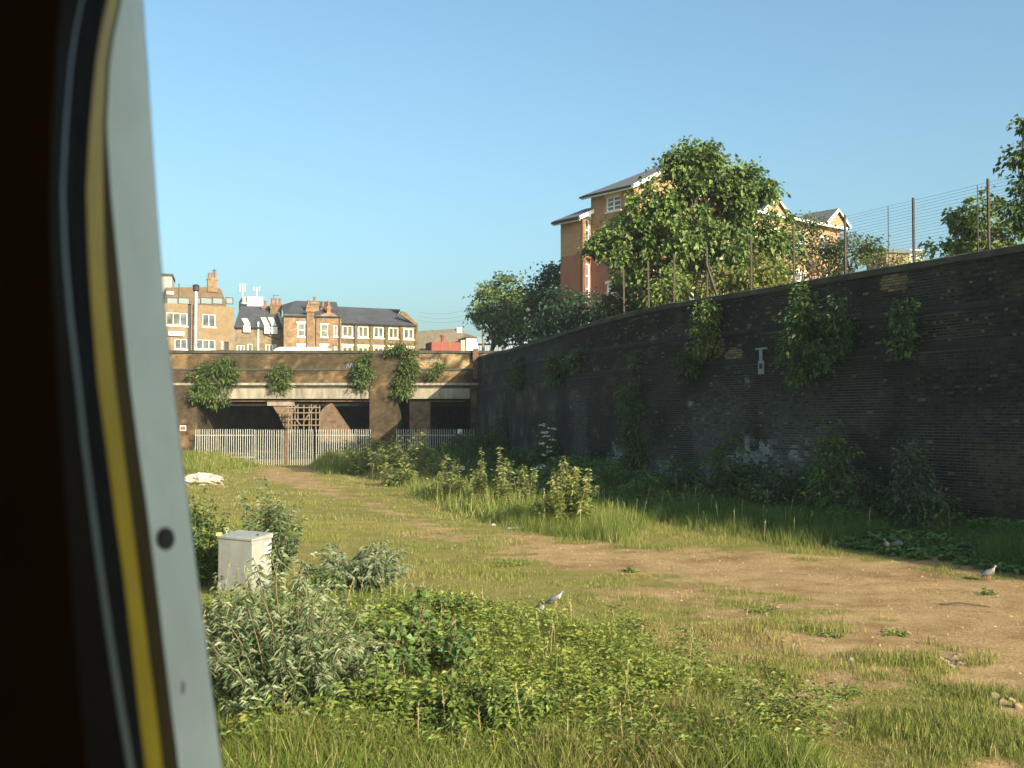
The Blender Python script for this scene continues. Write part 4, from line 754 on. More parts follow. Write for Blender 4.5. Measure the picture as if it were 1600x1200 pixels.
tree("dark_tree", "dark tree entering the frame edge above the wire fence", (P(1640, 380, 31)[0], 31, 5.9), [bl(1602, 290, 22, 24, 31), bl(1585, 330, 30, 26, 31), bl(1640, 240, 40, 60, 31), bl(1600, 196, 8, 9, 31), bl(1650, 330, 50, 50, 31), bl(1592, 245, 12, 9, 31)], DK + MD[:1], nclump=60, nleaf=26, leaf=.15, clump=.3, trunk=.14, shell=.25)
# ------------------------------------------------------------------ shrubs on the bridge face
def bshrub(u, v0, v1, w, label, cols, n=22, per=46, L=.2):
    b = P(u, v1, BY - .12); H = (v1 - v0) / 1700. * BY; R = w / 1700. * BY / 2
    return tree("wall_shrub", label, b, [((b[0], b[1] - .25, b[2] + H * .5), (R * .85, .5, H * .5)), ((b[0] - R * .35, b[1] - .3, b[2] + H * .3), (R * .7, .45, H * .32)), ((b[0] + R * .25, b[1] - .25, b[2] + H * .72), (R * .55, .4, H * .3))], cols, nclump=n, nleaf=per, leaf=L, clump=.42, trunk=.04, group="shrubs rooted in the bridge brickwork", shell=.2, lw=.5)
BG = [(.075, .12, .024), (.10, .14, .03), (.058, .095, .022)]
bshrub(338, 556, 634, 82, "largest bright green shrub growing on the bridge, above its left-hand corner", BG, 20)
bshrub(443, 563, 615, 27, "narrow green shrub on the middle of the wide bridge span", BG, 22)
bshrub(568, 548, 604, 32, "tall green shrub on the bridge beside the central pier", BG, 22)
bshrub(636, 546, 626, 30, "trailing green shrub over the corner of the narrow bridge opening", BG, 22)
bshrub(684, 570, 588, 22, "tiny green tuft on the narrow span's string course", BG, 24, 40, .14)
bshrub(623, 538, 552, 42, "low green growth along the bridge coping above the pier", BG, 20, 40, .16)
# ------------------------------------------------------------------ shrubs rooted in and trailing down the retaining wall
def wshrub(u, v0, v1, w, label, cols, out=.5, n=66, per=24, L=.13, group="shrubs growing out of the dark wall"):
    y = y_at_u(u); b = P(u, (v0 + v1) / 2, y); k = y / 1700.; H = (v1 - v0) * k; R = w * k / 2; c = b + np.array([-.9, -.42, 0]) * out * .45
    return tree("wall_shrub", label, b + (0, 0, -H * .2), [(c + (0, 0, H * .28), (R * .7, out * .6, H * .26)), (c + (0, 0, -H * .02), (R * .9, out * .8, H * .26)), (c + (-R * .25, 0, -H * .3), (R * .75, out * .7, H * .24)), (c + (R * .3, 0, -H * .12), (R * .6, out * .6, H * .22))], cols, nclump=n, nleaf=per, leaf=L, clump=.3, trunk=.03, group=group, shell=.15, lw=.55)
wshrub(1112, 466, 560, 46, "leafy shrub rising over the wall coping below the braced post", DK + MD, .5)
wshrub(1085, 548, 590, 56, "dark shrub tuft on the wall beside a pale worn patch", DK, .5)
wshrub(1268, 442, 600, 72, "largest dark shrub sprouting from the wall, its tips above the coping", DK + MD[:1], .7)
wshrub(1318, 460, 575, 50, "second dark shrub on the wall touching the largest one", DK, .6)
wshrub(1422, 468, 562, 36, "slim weedy shrub on the upper wall at the step", DK + MD[:1], .45)
wshrub(878, 550, 602, 34, "small shrub on the far wall below the overhanging bush", DK, .6)
wshrub(815, 560, 610, 22, "narrow dark tuft on the far wall near the bridge", DK, .5)
wshrub(902, 545, 580, 16, "thin tuft by a pale brick patch on the far wall", DK, .4)
wshrub(741, 585, 625, 18, "small tuft in the corner where wall meets bridge", DK, .4)
wshrub(995, 560, 665, 34, "upper trailing ivy column on the middle of the wall", DK, .5, 50); wshrub(1000, 650, 758, 44, "lower ivy column hanging down the middle of the wall", DK, .6, 50)
# ------------------------------------------------------------------ bushes along the foot of the wall
def foot(u, vt, vb, w, label, cols, off=1.3, n=34, per=24, L=.13, lw=.5, fl=None):
    y = y_at_u(u) - off; b = np.array([(u - 800) / 1700. * y, y, 0]); b[2] = ground_h(b[0], b[1]); k = y / 1700.; zt = P(u, vt, y)[2]; R = w * k / 2; H = zt - b[2]
    t = tree("foot_bush", label, b, [(b + (0, 0, H * .3), (R, .8, H * .34)), (b + (R * .25, 0, H * .66), (R * .6, .55, H * .36)), (b + (-R * .4, .1, H * .45), (R * .62, .6, H * .36)), (b + (R * .6, -.1, H * .22), (R * .6, .6, H * .25)), (b + (-R * .05, .1, H * .85), (R * .28, .3, H * .16))], cols, nclump=n, nleaf=per, leaf=L, clump=.34, trunk=.035, group="bushes along the foot of the wall", shell=.2, lw=lw)
    if fl is not None:
        m = MB(); nn = 130; a = rng.random(nn) * 6.28; q = np.sqrt(rng.random(nn)); cc = np.repeat(np.array([(R * .25 * math.cos(i * 2.4), -.75 - .1 * (i % 3), H * (.35 + .055 * i)) for i in range(10)]), 13, 0) + b + rng.normal(0, .07, (nn, 3)) * (1, .5, .4)
        leaves(m, cc, np.stack([np.cos(a), np.sin(a), 0 * a], -1), np.tile([0, -.6, 1.], (nn, 1)), .11, .1, np.tile(fl, (nn, 1)), 0); m.build("blossom", leaf_m, t, uv=False)
    return t
foot(786, 640, 735, 70, "dark bush at the wall foot closest to the bridge", DK, 1.2)
foot(855, 648, 745, 70, "elder bush with white flower heads against the far wall", DK + MD[:1], 1.5, fl=(.75, .75, .66))
foot(920, 700, 760, 60, "low dark bush between the elder and the ivy column", DK, 1.2)
foot(1062, 720, 800, 90, "low dark brambles below the ivy column's whitewashed patch", DK, 1.3)
foot(1135, 690, 810, 90, "tangled dark bramble left of the white paint patch", DK, 1.4)
foot(1215, 725, 825, 100, "spreading dark bramble directly under the white paint patch", DK, 1.5)
foot(1302, 655, 840, 70, "tall pointed dark bush against the wall foot", DK + MD[:1], 1.4)
foot(1345, 740, 850, 90, "rounded dark nettles beside the tall pointed bush", DK, 1.5)
foot(1420, 690, 860, 60, "tall grey-green buddleia at the wall foot near the frame edge", [(.05, .085, .04), (.065, .1, .05), (.04, .07, .03)], 1.3)
foot(1465, 765, 862, 80, "low dark weeds at the base of the blackest wall stretch", DK, 1.4)
foot(1560, 840, 880, 90, "sparse low weeds at the wall base by the frame edge", DK, 1.2, n=22)
# ------------------------------------------------------------------ weeds in the field
def fshrub(u, vb, vt, w, label, cols, name="buddleia", **kw):
    b = G(u, vb); b[2] = ground_h(b[0], b[1]); H = 1.3 * (vb - vt) / 1700. * b[1]; R = 1.15 * w / 1700. * b[1] / 2
    return shrub(name, label, b, H, R, cols, **kw)
PALE = [(.19, .225, .06), (.24, .265, .10), (.15, .19, .04)]
g1 = "flowering weeds in front of the bridge"
for i, (u, vb, vt, w, lab) in enumerate([(565, 742, 684, 60, "pale-tipped weed clump right of the gate, against the fence"), (605, 746, 690, 50, "pale-tipped weed clump before the central pier's dark base"), (650, 752, 680, 60, "tallest pale-tipped weed clump before the narrow opening"), (688, 758, 700, 44, "pale-tipped weed clump at the shadow edge by the narrow opening"), (625, 760, 715, 50, "low weed clump in front of the tallest pale-tipped clump")]):
    fshrub(u, vb, vt, w, lab, BD + YG, group=g1, nstem=26, per=34, L=.3, W=.1, tips=PALE, droop=.3, arch=.1, r0=.6, thin=1.)
g2 = "upright weeds along the shadow edge"
for i, (u, vb, vt, w, lab) in enumerate([(700, 782, 712, 28, "slender upright weed behind the white litter"), (748, 790, 715, 26, "slender upright weed with pale top right of the white litter"), (785, 795, 706, 34, "tall upright weed in the middle of the shadow-edge row"), (822, 792, 722, 26, "upright weed just left of the crumpled white bag"), (725, 786, 742, 50, "low pale weed clump among the white litter"), (680, 775, 742, 40, "low grey weed clump beside the leftmost white litter"), (850, 825, 770, 40, "brownish low weed at the track edge beside the leafy plant")]):
    fshrub(u, vb, vt, w, lab, BD + YG, group=g2, nstem=int(rng.integers(9, 18)), per=50, L=.2, W=.07, tips=PALE, droop=.25, arch=.05, r0=.6, thin=1., name="upright_weed", cat="weed")
fshrub(893, 828, 728, 62, "tall leafy green weed standing alone where track meets shadow", MD + YG[:2], name="leafy_weed", cat="weed", nstem=24, per=60, L=.2, W=.075, tips=[(.2, .22, .06), (.26, .25, .09)], droop=.35, arch=.1, r0=.5)
# foreground
MIX = BD + BD + SIL[2:]
fshrub(450, 1150, 900, 270, "large silvery buddleia with drooping pale leaves below the metal cabinet", MIX, nstem=130, per=92, L=.11, W=.019, tips=SIL + SIL + BD, droop=.55, arch=.5, r0=.4, thin=.85)
fshrub(365, 1120, 935, 130, "smaller silvery buddleia beside the carriage edge", MIX, nstem=56, per=84, L=.11, W=.019, tips=SIL + SIL + BD, droop=.55, arch=.5, r0=.4)
fshrub(560, 945, 846, 150, "rounded grey-green buddleia at the edge of the mown field", BD, nstem=80, per=80, L=.15, W=.04, tips=[(.22, .24, .15), (.16, .2, .1)], droop=.5, arch=.45, r0=.4)
fshrub(418, 908, 772, 84, "tall pointed buddleia growing behind the metal cabinet", BD, nstem=46, per=90, L=.15, W=.05, tips=SIL[2:] + BD, droop=.35, arch=.15, r0=.4)
fshrub(312, 915, 790, 100, "dark bushy shrub between the cabinet and carriage edge", DK + MD, nstem=60, per=90, L=.15, W=.06, droop=.3, arch=.3, name="bramble_bush", r0=.4)
fshrub(690, 1010, 915, 150, "low green bramble patch right of the rounded buddleia", MD + BG + YG[:1], nstem=70, per=90, L=.085, W=.05, droop=.3, arch=.6, name="bramble_bush", r0=.5)
fshrub(655, 1110, 960, 170, "broad-leaved sycamore sapling beside the silvery buddleia", [(.10, .175, .05), (.13, .20, .055), (.15, .16, .055)], nstem=46, per=60, L=.12, W=.11, droop=.25, arch=.3, name="sycamore_sapling", cat="sapling", stemcol=(.2, .08, .05), r0=.5)
fshrub(760, 1185, 1050, 190, "green bramble clump low in the near grass", MD + BG + YG[:1], nstem=70, per=90, L=.085, W=.055, droop=.3, arch=.6, name="bramble_bush", r0=.5)
fshrub(585, 1170, 1040, 150, "leafy dock clump in front of the silvery buddleia", MD, nstem=56, per=60, L=.10, W=.045, droop=.3, arch=.4, name="dock_clump", cat="weed", r0=.5)
fshrub(500, 960, 890, 90, "small green weed clump between the cabinet and the rounded buddleia", MD + BD, nstem=36, per=50, L=.12, W=.04, droop=.3, arch=.4, name="weed_clump", cat="weed", r0=.5)
fshrub(975, 1215, 1180, 70, "broad pale dock leaves at the bottom edge", [(.13, .2, .06), (.16, .22, .07)], nstem=16, per=18, L=.13, W=.09, droop=.3, arch=.5, name="dock_clump", cat="weed")
fshrub(1180, 1190, 1150, 70, "grey-green thistle rosette in the near grass", [(.16, .2, .1), (.2, .23, .12)], nstem=16, per=20, L=.12, W=.05, droop=.2, arch=.5, name="thistle", cat="weed")
for (u, v, w, lab) in [(1190, 955, 60, "green weed tuft on the bare dirt near the middle of the track"), (985, 893, 26, "tiny weed tuft on the dirt track's lower edge"), (1535, 1120, 110, "dark green weed patch on the stony ground by the frame edge"), (800, 884, 70, "low clover patch beside the narrow part of the track"), (1540, 930, 36, "small weed tuft right beside the lone pigeon"), (1330, 1085, 90, "sparse weed patch on the stony ground"), (1290, 995, 50, "weed tuft where dirt turns to grass"), (1120, 980, 60, "clover tuft on the grassy side of the track"), (1400, 990, 50, "small weed tuft by the rubble on the dirt")]:
    fshrub(u, v, v - 12, w, lab, MD, name="weed_tuft", cat="weed", nstem=14, per=14, L=.09, W=.04, droop=.2, arch=.5, group="weed tufts on the dirt")
# ------------------------------------------------------------------ yellow-flowered ground cover and grass: uncountable
def scatter(n, umin, umax, vmin, vmax):                    # even over the ground inside a sight window
    a, b = G(800, vmax)[1], G(800, vmin)[1]; y = np.sqrt(a * a + (b * b - a * a) * rng.random(n)); x = ((umin + (umax - umin) * rng.random(n)) - 800) / 1700. * y; return x, y
def pz(*pts): return [G(*p) for p in pts]
NEARP = pz((300, 945), (520, 925), (700, 958), (860, 985), (1000, 1025), (1110, 1080), (1230, 1140), (1380, 1280), (300, 1280))
MIDP = pz((640, 765), (560, 742), (500, 742), (480, 715), (560, 700), (740, 725), (930, 782), (1010, 815), (980, 850), (870, 842), (760, 815), (690, 795))
LEFTP = pz((250, 700), (395, 702), (405, 730), (330, 738), (250, 745))
YELP = pz((680, 985), (800, 1002), (960, 1045), (1060, 1095), (1090, 1160), (900, 1190), (800, 1120), (720, 1060))
BROWNP = pz((900, 1120), (1120, 1110), (1180, 1180), (1100, 1260), (850, 1260))
def grass_height(x, y):
    g = fbm(x * 1.1, y * 1.1, 91, 3)
    h = .03 + .11 * sstep(.3, .75, g)
    h = np.maximum(h, .46 * sstep(-.5, .7, in_poly_dist(x, y, NEARP)) * (.4 + g))
    h = np.maximum(h, .38 * sstep(-.3, .6, in_poly_dist(x, y, pz((300, 1090), (560, 1110), (850, 1180), (900, 1400), (200, 1400)))) * (.7 + .6 * g))
    h = np.maximum(h, .52 * sstep(-.8, .8, in_poly_dist(x, y, MIDP)) * (.45 + .9 * g))
    h = np.maximum(h, .45 * sstep(-.8, .8, in_poly_dist(x, y, LEFTP)) * (.5 + .9 * g))
    h = np.maximum(h, .50 * sstep(4.8, 3.2, wdist(x, y) + (g - .5) * 1.6) * (.4 + g))
    for u, v, r in ((1394, 869, 1.5), (1545, 908, 1.3), (860, 952, 1.0)):          # pecked-short spots where the birds feed
        q = G(u, v); d_ = np.hypot(x - q[0], (y - q[1] + .5) * .7); h = np.where(d_ < r, np.minimum(h, .05 + .3 * np.maximum(d_ - r * .7, 0)), h)
    return h
GCOL = np.array([(.19, .205, .045), (.23, .22, .058), (.14, .18, .035), (.28, .245, .085), (.165, .20, .038)])
def grass(name, label_kind, n, win, wid, seg, hmul=1., thin=True):
    x, y = scatter(n, *win); h = grass_height(x, y) * (.6 + .7 * rng.random(n)) * hmul; dmk = dirt_mask(x, y)
    keep = (rng.random(n) > dmk * 1.25 - .03) & (y < 71.0) & (wdist(x, y) > .1)
    pat = fbm(x * .8, y * .8, 55, 3); keep &= (rng.random(n) < .35 + 1.1 * sstep(.3, .6, pat)) | (h > .18)
    x, y, h = x[keep], y[keep], h[keep]; n = len(x); z = ground_h(x, y) - .01; a = rng.random(n) * 2 * math.pi; b = rng.random(n) * 2 * math.pi
    tall = sstep(.12, .3, h); c = GCOL[rng.integers(5, size=n)] * (.75 + .5 * rng.random((n, 1)))
    g = np.array([.105, .155, .024]); sh = (.35 + .65 * sstep(.3, .6, fbm(x * .5, y * .5, 66, 3)))[:, None]; c = c * (1 - .9 * tall[:, None] * sh) + g * (.7 + .6 * rng.random((n, 1))) * .9 * tall[:, None] * sh
    pz_ = sstep(.38, .62, fbm(x * .22, y * .3, 203, 3))[:, None]; c = c * (1 - .45 * pz_) + np.array([.13, .165, .03]) * .45 * pz_
    st_ = sstep(.55, .68, fbm(x * .45 + 9, y * .5, 231, 3))[:, None] * (1 - tall[:, None]); c = c * (1 - .6 * st_) + np.array([.33, .25, .11]) * .6 * st_
    br = sstep(-.3, .4, in_poly_dist(x, y, BROWNP))[:, None] * (rng.random((n, 1)) < .35); c = c * (1 - .8 * br) + np.array([.24, .15, .07]) * .8 * br
    nt = sstep(4.2, 3.0, wdist(x, y))[:, None]; c = c * (1 - nt) + np.array([.062, .115, .03]) * (.7 + .6 * rng.random((n, 1))) * nt  # verge blades darkened where the wall's shadow falls; shade put into the colour
    dry = (rng.random(n) < .10 * (1 - nt[:, 0]))[:, None]; c = np.where(dry, np.array([.42, .35, .17]) * (.7 + .5 * rng.random((n, 1))), c)
    w = wid * (.7 + .6 * rng.random(n)) * (1 + .5 * tall); sd = np.stack([np.cos(a), np.sin(a), 0 * a], -1); ln = np.stack([np.cos(b), np.sin(b), 0 * b], -1) * (h * (.08 + .5 * rng.random(n)))[:, None]
    p = np.stack([x, y, z], -1); up = np.array([0, 0, 1.]) * h[:, None]; m = MB(); i = np.arange(n)[:, None]
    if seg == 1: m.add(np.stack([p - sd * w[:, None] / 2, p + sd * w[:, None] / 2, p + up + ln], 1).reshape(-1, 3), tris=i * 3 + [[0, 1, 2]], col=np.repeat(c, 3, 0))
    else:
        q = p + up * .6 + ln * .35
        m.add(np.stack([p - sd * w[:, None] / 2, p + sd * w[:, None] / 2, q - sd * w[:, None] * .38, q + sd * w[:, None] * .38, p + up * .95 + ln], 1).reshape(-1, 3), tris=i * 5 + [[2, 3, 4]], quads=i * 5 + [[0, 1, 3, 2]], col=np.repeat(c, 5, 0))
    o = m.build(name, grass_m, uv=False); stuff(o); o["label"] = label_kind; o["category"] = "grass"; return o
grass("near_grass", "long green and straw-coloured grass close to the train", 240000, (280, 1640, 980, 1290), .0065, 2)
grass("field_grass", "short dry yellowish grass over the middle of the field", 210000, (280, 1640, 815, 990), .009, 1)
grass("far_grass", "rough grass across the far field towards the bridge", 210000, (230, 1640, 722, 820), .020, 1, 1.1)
def carpet(name, label, x, y, h, cols, k, L, W, tipcols=None):      # uncountable low leafy plants
    n = len(x); id_ = np.repeat(np.arange(n), k); m = MB(); N = n * k; t = .15 + .85 * rng.random(N) ** .8; a = rng.random(N) * 6.283; z = ground_h(x, y)
    pos = np.stack([x, y, z], -1)[id_] + np.stack([rng.normal(0, .05, N), rng.normal(0, .05, N), h[id_] * t], -1); hue = (.7 + .6 * rng.random(n))[id_, None]
    c = pick_cols(cols, N, .2) * hue
    if tipcols is not None: q = t > .7; c[q] = pick_cols(tipcols, int(q.sum()), .2)
    s_ = L * (.6 + .7 * rng.random(N)); leaves(m, pos, np.stack([np.cos(a), np.sin(a), .25 + rng.normal(0, .3, N)], -1), np.array([0, 0, .7]) + rng.normal(0, .65, (N, 3)), s_, s_ * W / L, c, .25)
    o = m.build(name, leaf_m, uv=False); stuff(o); o["label"] = label; o["category"] = "ground cover"
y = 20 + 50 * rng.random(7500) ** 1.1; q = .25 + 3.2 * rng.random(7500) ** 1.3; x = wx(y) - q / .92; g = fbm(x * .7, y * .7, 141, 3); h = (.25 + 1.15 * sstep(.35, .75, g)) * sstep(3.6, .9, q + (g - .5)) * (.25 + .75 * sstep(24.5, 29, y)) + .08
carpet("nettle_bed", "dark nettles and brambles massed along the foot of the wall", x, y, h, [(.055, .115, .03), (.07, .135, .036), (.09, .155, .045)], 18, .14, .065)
UND = pz((320, 975), (520, 968), (640, 975), (740, 1020), (830, 1095), (860, 1215), (320, 1215)); x, y = scatter(13000, 300, 900, 925, 1230); k = in_poly_dist(x, y, UND) + (fbm(x * 1.5, y * 1.5, 23) - .5) * 2.6 > 0; x, y = x[k], y[k]
carpet("undergrowth", "mixed green undergrowth around the near shrubs", x, y, .12 + (.28 + .3 * sstep(-3.2, -1.2, x)) * fbm(x * 1.2, y * 1.2, 37) * (.4 + rng.random(len(x))), MD + YG + [(.2, .24, .05), (.17, .22, .045)], 14, .085, .036)
x, y = scatter(9000, 300, 1300, 985, 1235); k = in_poly_dist(x, y, NEARP) + (fbm(x * 1.3, y * 1.3, 29) - .5) * 3 > .25; x, y = x[k], y[k]
carpet("mixed_weeds", "bright green mixed weeds growing through the near grass", x, y, .16 + .5 * fbm(x * 1.6, y * 1.6, 39) * (.4 + rng.random(len(x))), MD + YG + [(.12, .19, .04)], 9, .07, .024)
# seed heads / yellow melilot
n = 7000; x, y = scatter(n, 620, 1140, 910, 1190); k = in_poly_dist(x, y, YELP) + (fbm(x * 1.6, y * 1.6, 13) - .5) * 2.4 > -.1; x, y = x[k], y[k]; n = len(x)
mm = MB()
for i in range(n):
    h = .25 + .42 * rng.random(); b = np.array([x[i], y[i], float(ground_h(x[i], y[i]))]); e = b + (rng.normal(0, .06), rng.normal(0, .06), h); k = 12; t = .3 + .7 * rng.random(k); a = rng.random(k) * 6.28
    leaves(mm, b + (e - b) * t[:, None] + rng.normal(0, .02, (k, 3)), np.stack([np.cos(a), np.sin(a), .4 + 0 * a], -1), np.array([0, 0, 1.]) + rng.normal(0, .4, (k, 3)), .058, .03, np.where((t > .62)[:, None], pick_cols([(.25, .265, .045), (.21, .24, .045), (.17, .22, .04)], k, .2), pick_cols(YG, k, .2)), .1)

def seeding(name, label, x, y, hmin, hmax):
    m = MB(); n = len(x); b = np.stack([x, y, ground_h(x, y)], -1); h = hmin + (hmax - hmin) * rng.random(n); e = b + np.stack([rng.normal(0, .09, n), rng.normal(0, .09, n), h], -1); md = (b + e) / 2 + rng.normal(0, .02, (n, 3)); i = np.arange(n)[:, None]
    w = np.array([.003, 0, 0]) * (1 + y / 22)[:, None]; c = pick_cols([(.33, .28, .12), (.24, .24, .08), (.38, .31, .17)], n, .2)
    m.add(np.stack([b - w, b + w, e - w * .6, e + w * .6], 1).reshape(-1, 3), quads=i * 4 + [[0, 1, 3, 2]], col=np.repeat(c, 4, 0)); k = 7; t = .78 + .24 * rng.random((n, k)); P_ = (b[:, None] + (e - b)[:, None] * t[..., None]).reshape(-1, 3); a = rng.random(n * k) * 6.283
    s_ = np.repeat(.03 * (1 + y / 40), k); leaves(m, P_, np.stack([np.cos(a) * .5, np.sin(a) * .5, np.ones(n * k)], -1), rng.normal(size=(n * k, 3)), s_, s_ * .35, np.repeat(c * 1.1, k, 0), 0)
    o = m.build(name, grass_m, uv=False); stuff(o); o["label"] = label; o["category"] = "grass"
x, y = scatter(2600, 300, 1620, 720, 1220); k = (grass_height(x, y) > .2) & (rng.random(2600) < .9) & (y < 70) & (wdist(x, y) > 1.) & (dirt_mask(x, y) < .3); seeding("seeding_grass", "tall straw-coloured seeding grass stalks in the rough patches", x[k], y[k], .35, .8)
x, y = scatter(260, 320, 1100, 930, 1220); k = grass_height(x, y) > .2; seeding("near_seeding_grass", "pale seed heads standing above the near weeds", x[k], y[k], .35, .75)
o = mm.build("melilot", leaf_m, uv=False); stuff(o); o["label"] = "yellow-green flowering ground cover in the near field"; o["category"] = "ground cover"
# ------------------------------------------------------------------ palisade fence and gate
FY = 71.2
def fx(u): return (u - 800) / 1700. * FY
zf_ = P(0, 670, FY)[2]; PH = zf_ + .12
pale = MB(); w = .025
for s_ in (-1, 1):
    pale.add([(0, -.014, 0), (s_ * w, 0, 0), (0, -.014, PH - .16), (s_ * w, 0, PH - .16), (0, -.008, PH - .03), (s_ * w * .95, .004, PH), (s_ * w * .25, -.004, PH - .05)], quads=[(0, 1, 3, 2)], tris=[(2, 3, 5), (2, 5, 6), (2, 6, 4)])
pale_me = pale.data("pale"); pale_me.materials.append(galv_m)
def palisade(name, label, u0, u1, z0, dz=0., group=None, hang=None):
    root = thing(name, label, "gate" if "gate" in name else "fence", (fx((u0 + u1) / 2), FY, z0), group); x = fx(u0) + .05
    while x < fx(u1):
        inst("pale", pale_me, root, (x, FY - .03 + rng.normal(0, .004), z0 + rng.normal(0, .008)), (0, rng.normal(0, .004), 0), (1, 1, (zf_ + dz - z0) / PH)); x += .1475
    for z in (z0 + .32, zf_ - .42):
        m = MB(); m.box(fx(u0), fx(u1), FY, FY + .05, z - .03, z + .03); m.build("rail", rust_m if "gate" in name else galv_m, root)
    return root
pl = palisade("palisade_fence", "galvanised palisade fence panel left of the double gate", 305, 398, .2)
palisade("palisade_gate", "galvanised palisade gate leaf on the side nearer the bridge corner", 399.5, 444, .02, -.03, "leaves of the double gate")
palisade("palisade_gate", "galvanised palisade gate leaf on the side nearer the central pier", 449.5, 492, .02, -.01, "leaves of the double gate")
palisade("palisade_fence", "galvanised palisade fence panel between the gate and central pier", 493.5, 581, .1)
pr = palisade("palisade_fence", "blue-grey palisade fence panel across the narrow shaded opening", 619, 742, .1)
m = MB(); m.box(fx(715), fx(722), FY - .08, FY - .05, zf_ - .35, zf_ - .02); tag(m.build("fence_notice", white_m, origin=(fx(718), FY - .06, zf_ - .2)), "small white notice on the shaded palisade fence", "sign")
for u, nm in ((446.8, "dark gate post between the two palisade gate leaves"),):
    m = MB(); m.box(fx(u) - .09, fx(u) + .09, FY - .02, FY + .16, -.1, zf_ - .12); m.box(fx(u) - .11, fx(u) + .11, FY - .04, FY + .18, zf_ - .119, zf_ - .07); tag(m.build("gate_post", rust_m, origin=(fx(u), FY, 0)), nm, "post")
# small plaque on the abutment
pq = thing("wall_plaque", "small white-framed plaque on the bridge corner brickwork", "sign", P(286, 669, BY - .08)); c = P(286, 669, BY - .07)
m = MB(); m.box(c[0] - .17, c[0] + .17, c[1] - .02, c[1], c[2] - .13, c[2] + .13); m.build("panel", M("plaque_red", (.25, .1, .07), var=.1), pq)
m = MB()
for x0, x1, z0, z1 in ((-.2, .2, .13, .17), (-.2, .2, -.17, -.13), (-.2, -.171, -.129, .129), (.171, .2, -.129, .129)): m.box(c[0] + x0, c[0] + x1, c[1] - .03, c[1], c[2] + z0, c[2] + z1)
m.build("frame", white_m, pq)
# faded graffiti tags on the parapet: paint strokes a millimetre proud of the brick
blue_m = M("faded_blue_paint", (.16, .17, .22), var=.3, scale=6, bump=0); wht_m = M("faded_white_paint", (.24, .23, .22), var=.3, scale=6, bump=0)
def stroke(m, pts, w):
    for (a, b) in zip(pts, pts[1:]):
        A, B = P(*a, BY - .012), P(*b, BY - .012); A[1] = B[1] = BY - .012; m.bar(A, B, .012, w)
def graffiti(label, mat, strokes, w=.045):
    c = P(*strokes[0][0], BY - .01); m = MB(); [stroke(m, s, w) for s in strokes]; tag(m.build("graffiti_tag", mat, origin=c), label, "graffiti", "faded graffiti on the bridge parapet")
graffiti("faint blue scrawl on the bridge parapet left of the central pier", blue_m, [[(541, 577), (543, 568), (546, 576), (549, 567), (552, 575)], [(554, 574), (555, 567), (558, 570), (556, 574)]])
graffiti("pale scrawled tag on the sunlit parapet above the narrow opening", wht_m, [[(664, 571), (667, 562), (671, 570), (675, 560), (679, 569)], [(680, 561), (684, 571), (687, 560)], [(668, 566), (690, 564)]])
graffiti("small bluish scrawl beside the trailing shrub on the parapet", blue_m, [[(592, 565), (597, 557), (600, 566), (604, 558)], [(594, 572), (603, 570)]])
# ------------------------------------------------------------------ wire fence on top of the wall
wf = thing("wire_fence", "tall wire fence with steel posts along the top of the wall", "fence", wp(s_of_y(30.), -.55, 6.9))
OB = -.55; POST = [(1680, 1.8), (1554, 1.78), (1434, 1.76), (1326, 1.74), (1243, 1.76), (1176, 1.76), (1106, 1.76), (1053, 1.8), (1014, 1.8), (975, 1.8)]; ps = []
for u, h in POST:
    y = y_at_u(u, .5); s_ = s_of_y(y); p = wp(s_, OB, 5.9); zt = wtop(s_) + h; ps.append((s_, zt)); m = MB()
    ln = rng.normal(0, .025); t = np.array([ln, 0, 0]); m.bar(p, p + (ln, 0, zt - 5.9), .085, .012); m.bar(p + (.03, .035, 0), p + (.03 + ln, .035, zt - 5.9), .012, .07); m.build("post", post_m, wf)
u = 1106; y = y_at_u(u, .5); s_ = s_of_y(y); p = wp(s_, OB, wtop(s_) + 1.2); q = wp(s_ - .75, OB, wtop(s_) - .3); m = MB(); m.bar(p, q, .07, .07); m.build("brace", post_m, wf)
S = np.linspace(s_of_y(18.), ps[-1][0], 60)
for k in range(22):
    m = MB(); m.tube(wp(S, OB - .02, wtop(S) + .02 + k * .0795 + .006 * np.sin(S * 2 + k)), .0034, 3, cap=False); m.build("wire", black_m, wf)
for u in (1393, 1535):
    y = y_at_u(u, .5); s_ = s_of_y(y); m = MB(); p = wp(s_, OB - .03, wtop(s_)); m.bar(p, p + (0, 0, 1.7), .018, .018); m.build("dropper", black_m, wf)
# metal plate bracket hanging on the wall
sw, zw = wall_uv(1190, 566); br_ = thing("wall_bracket", "grey metal bracket plate fixed high on the dark wall", "bracket", wp(sw, .05, zw)); c = wp(sw, .03, zw); t = nrm(wp(sw + .1, .03, zw) - c); nf = np.array([-t[1], t[0], 0]); gm_ = M("grey_plate", (.24, .28, .29), rough=.6, var=.25, scale=6)
m = MB(); m.obox(c - t * .13 - np.array([0, 0, .36]), t * .26, nf * .03, (0, 0, .4)); m.build("plate", gm_, br_); m = MB(); m.obox(c - t * .06 + np.array([0, 0, .041]), t * .12, nf * .05, (0, 0, .34)); m.build("neck", gm_, br_)
m = MB(); m.obox(c - t * .28 + np.array([0, 0, .382]), t * .5, nf * .06, (0, 0, .05)); m.build("top_bar", gm_, br_); m = MB(); m.obox(c - t * .06 - np.array([0, 0, .2]) + nf * .031, t * .12, nf * .02, (0, 0, .16)); m.build("slot_cover", black_m, br_)
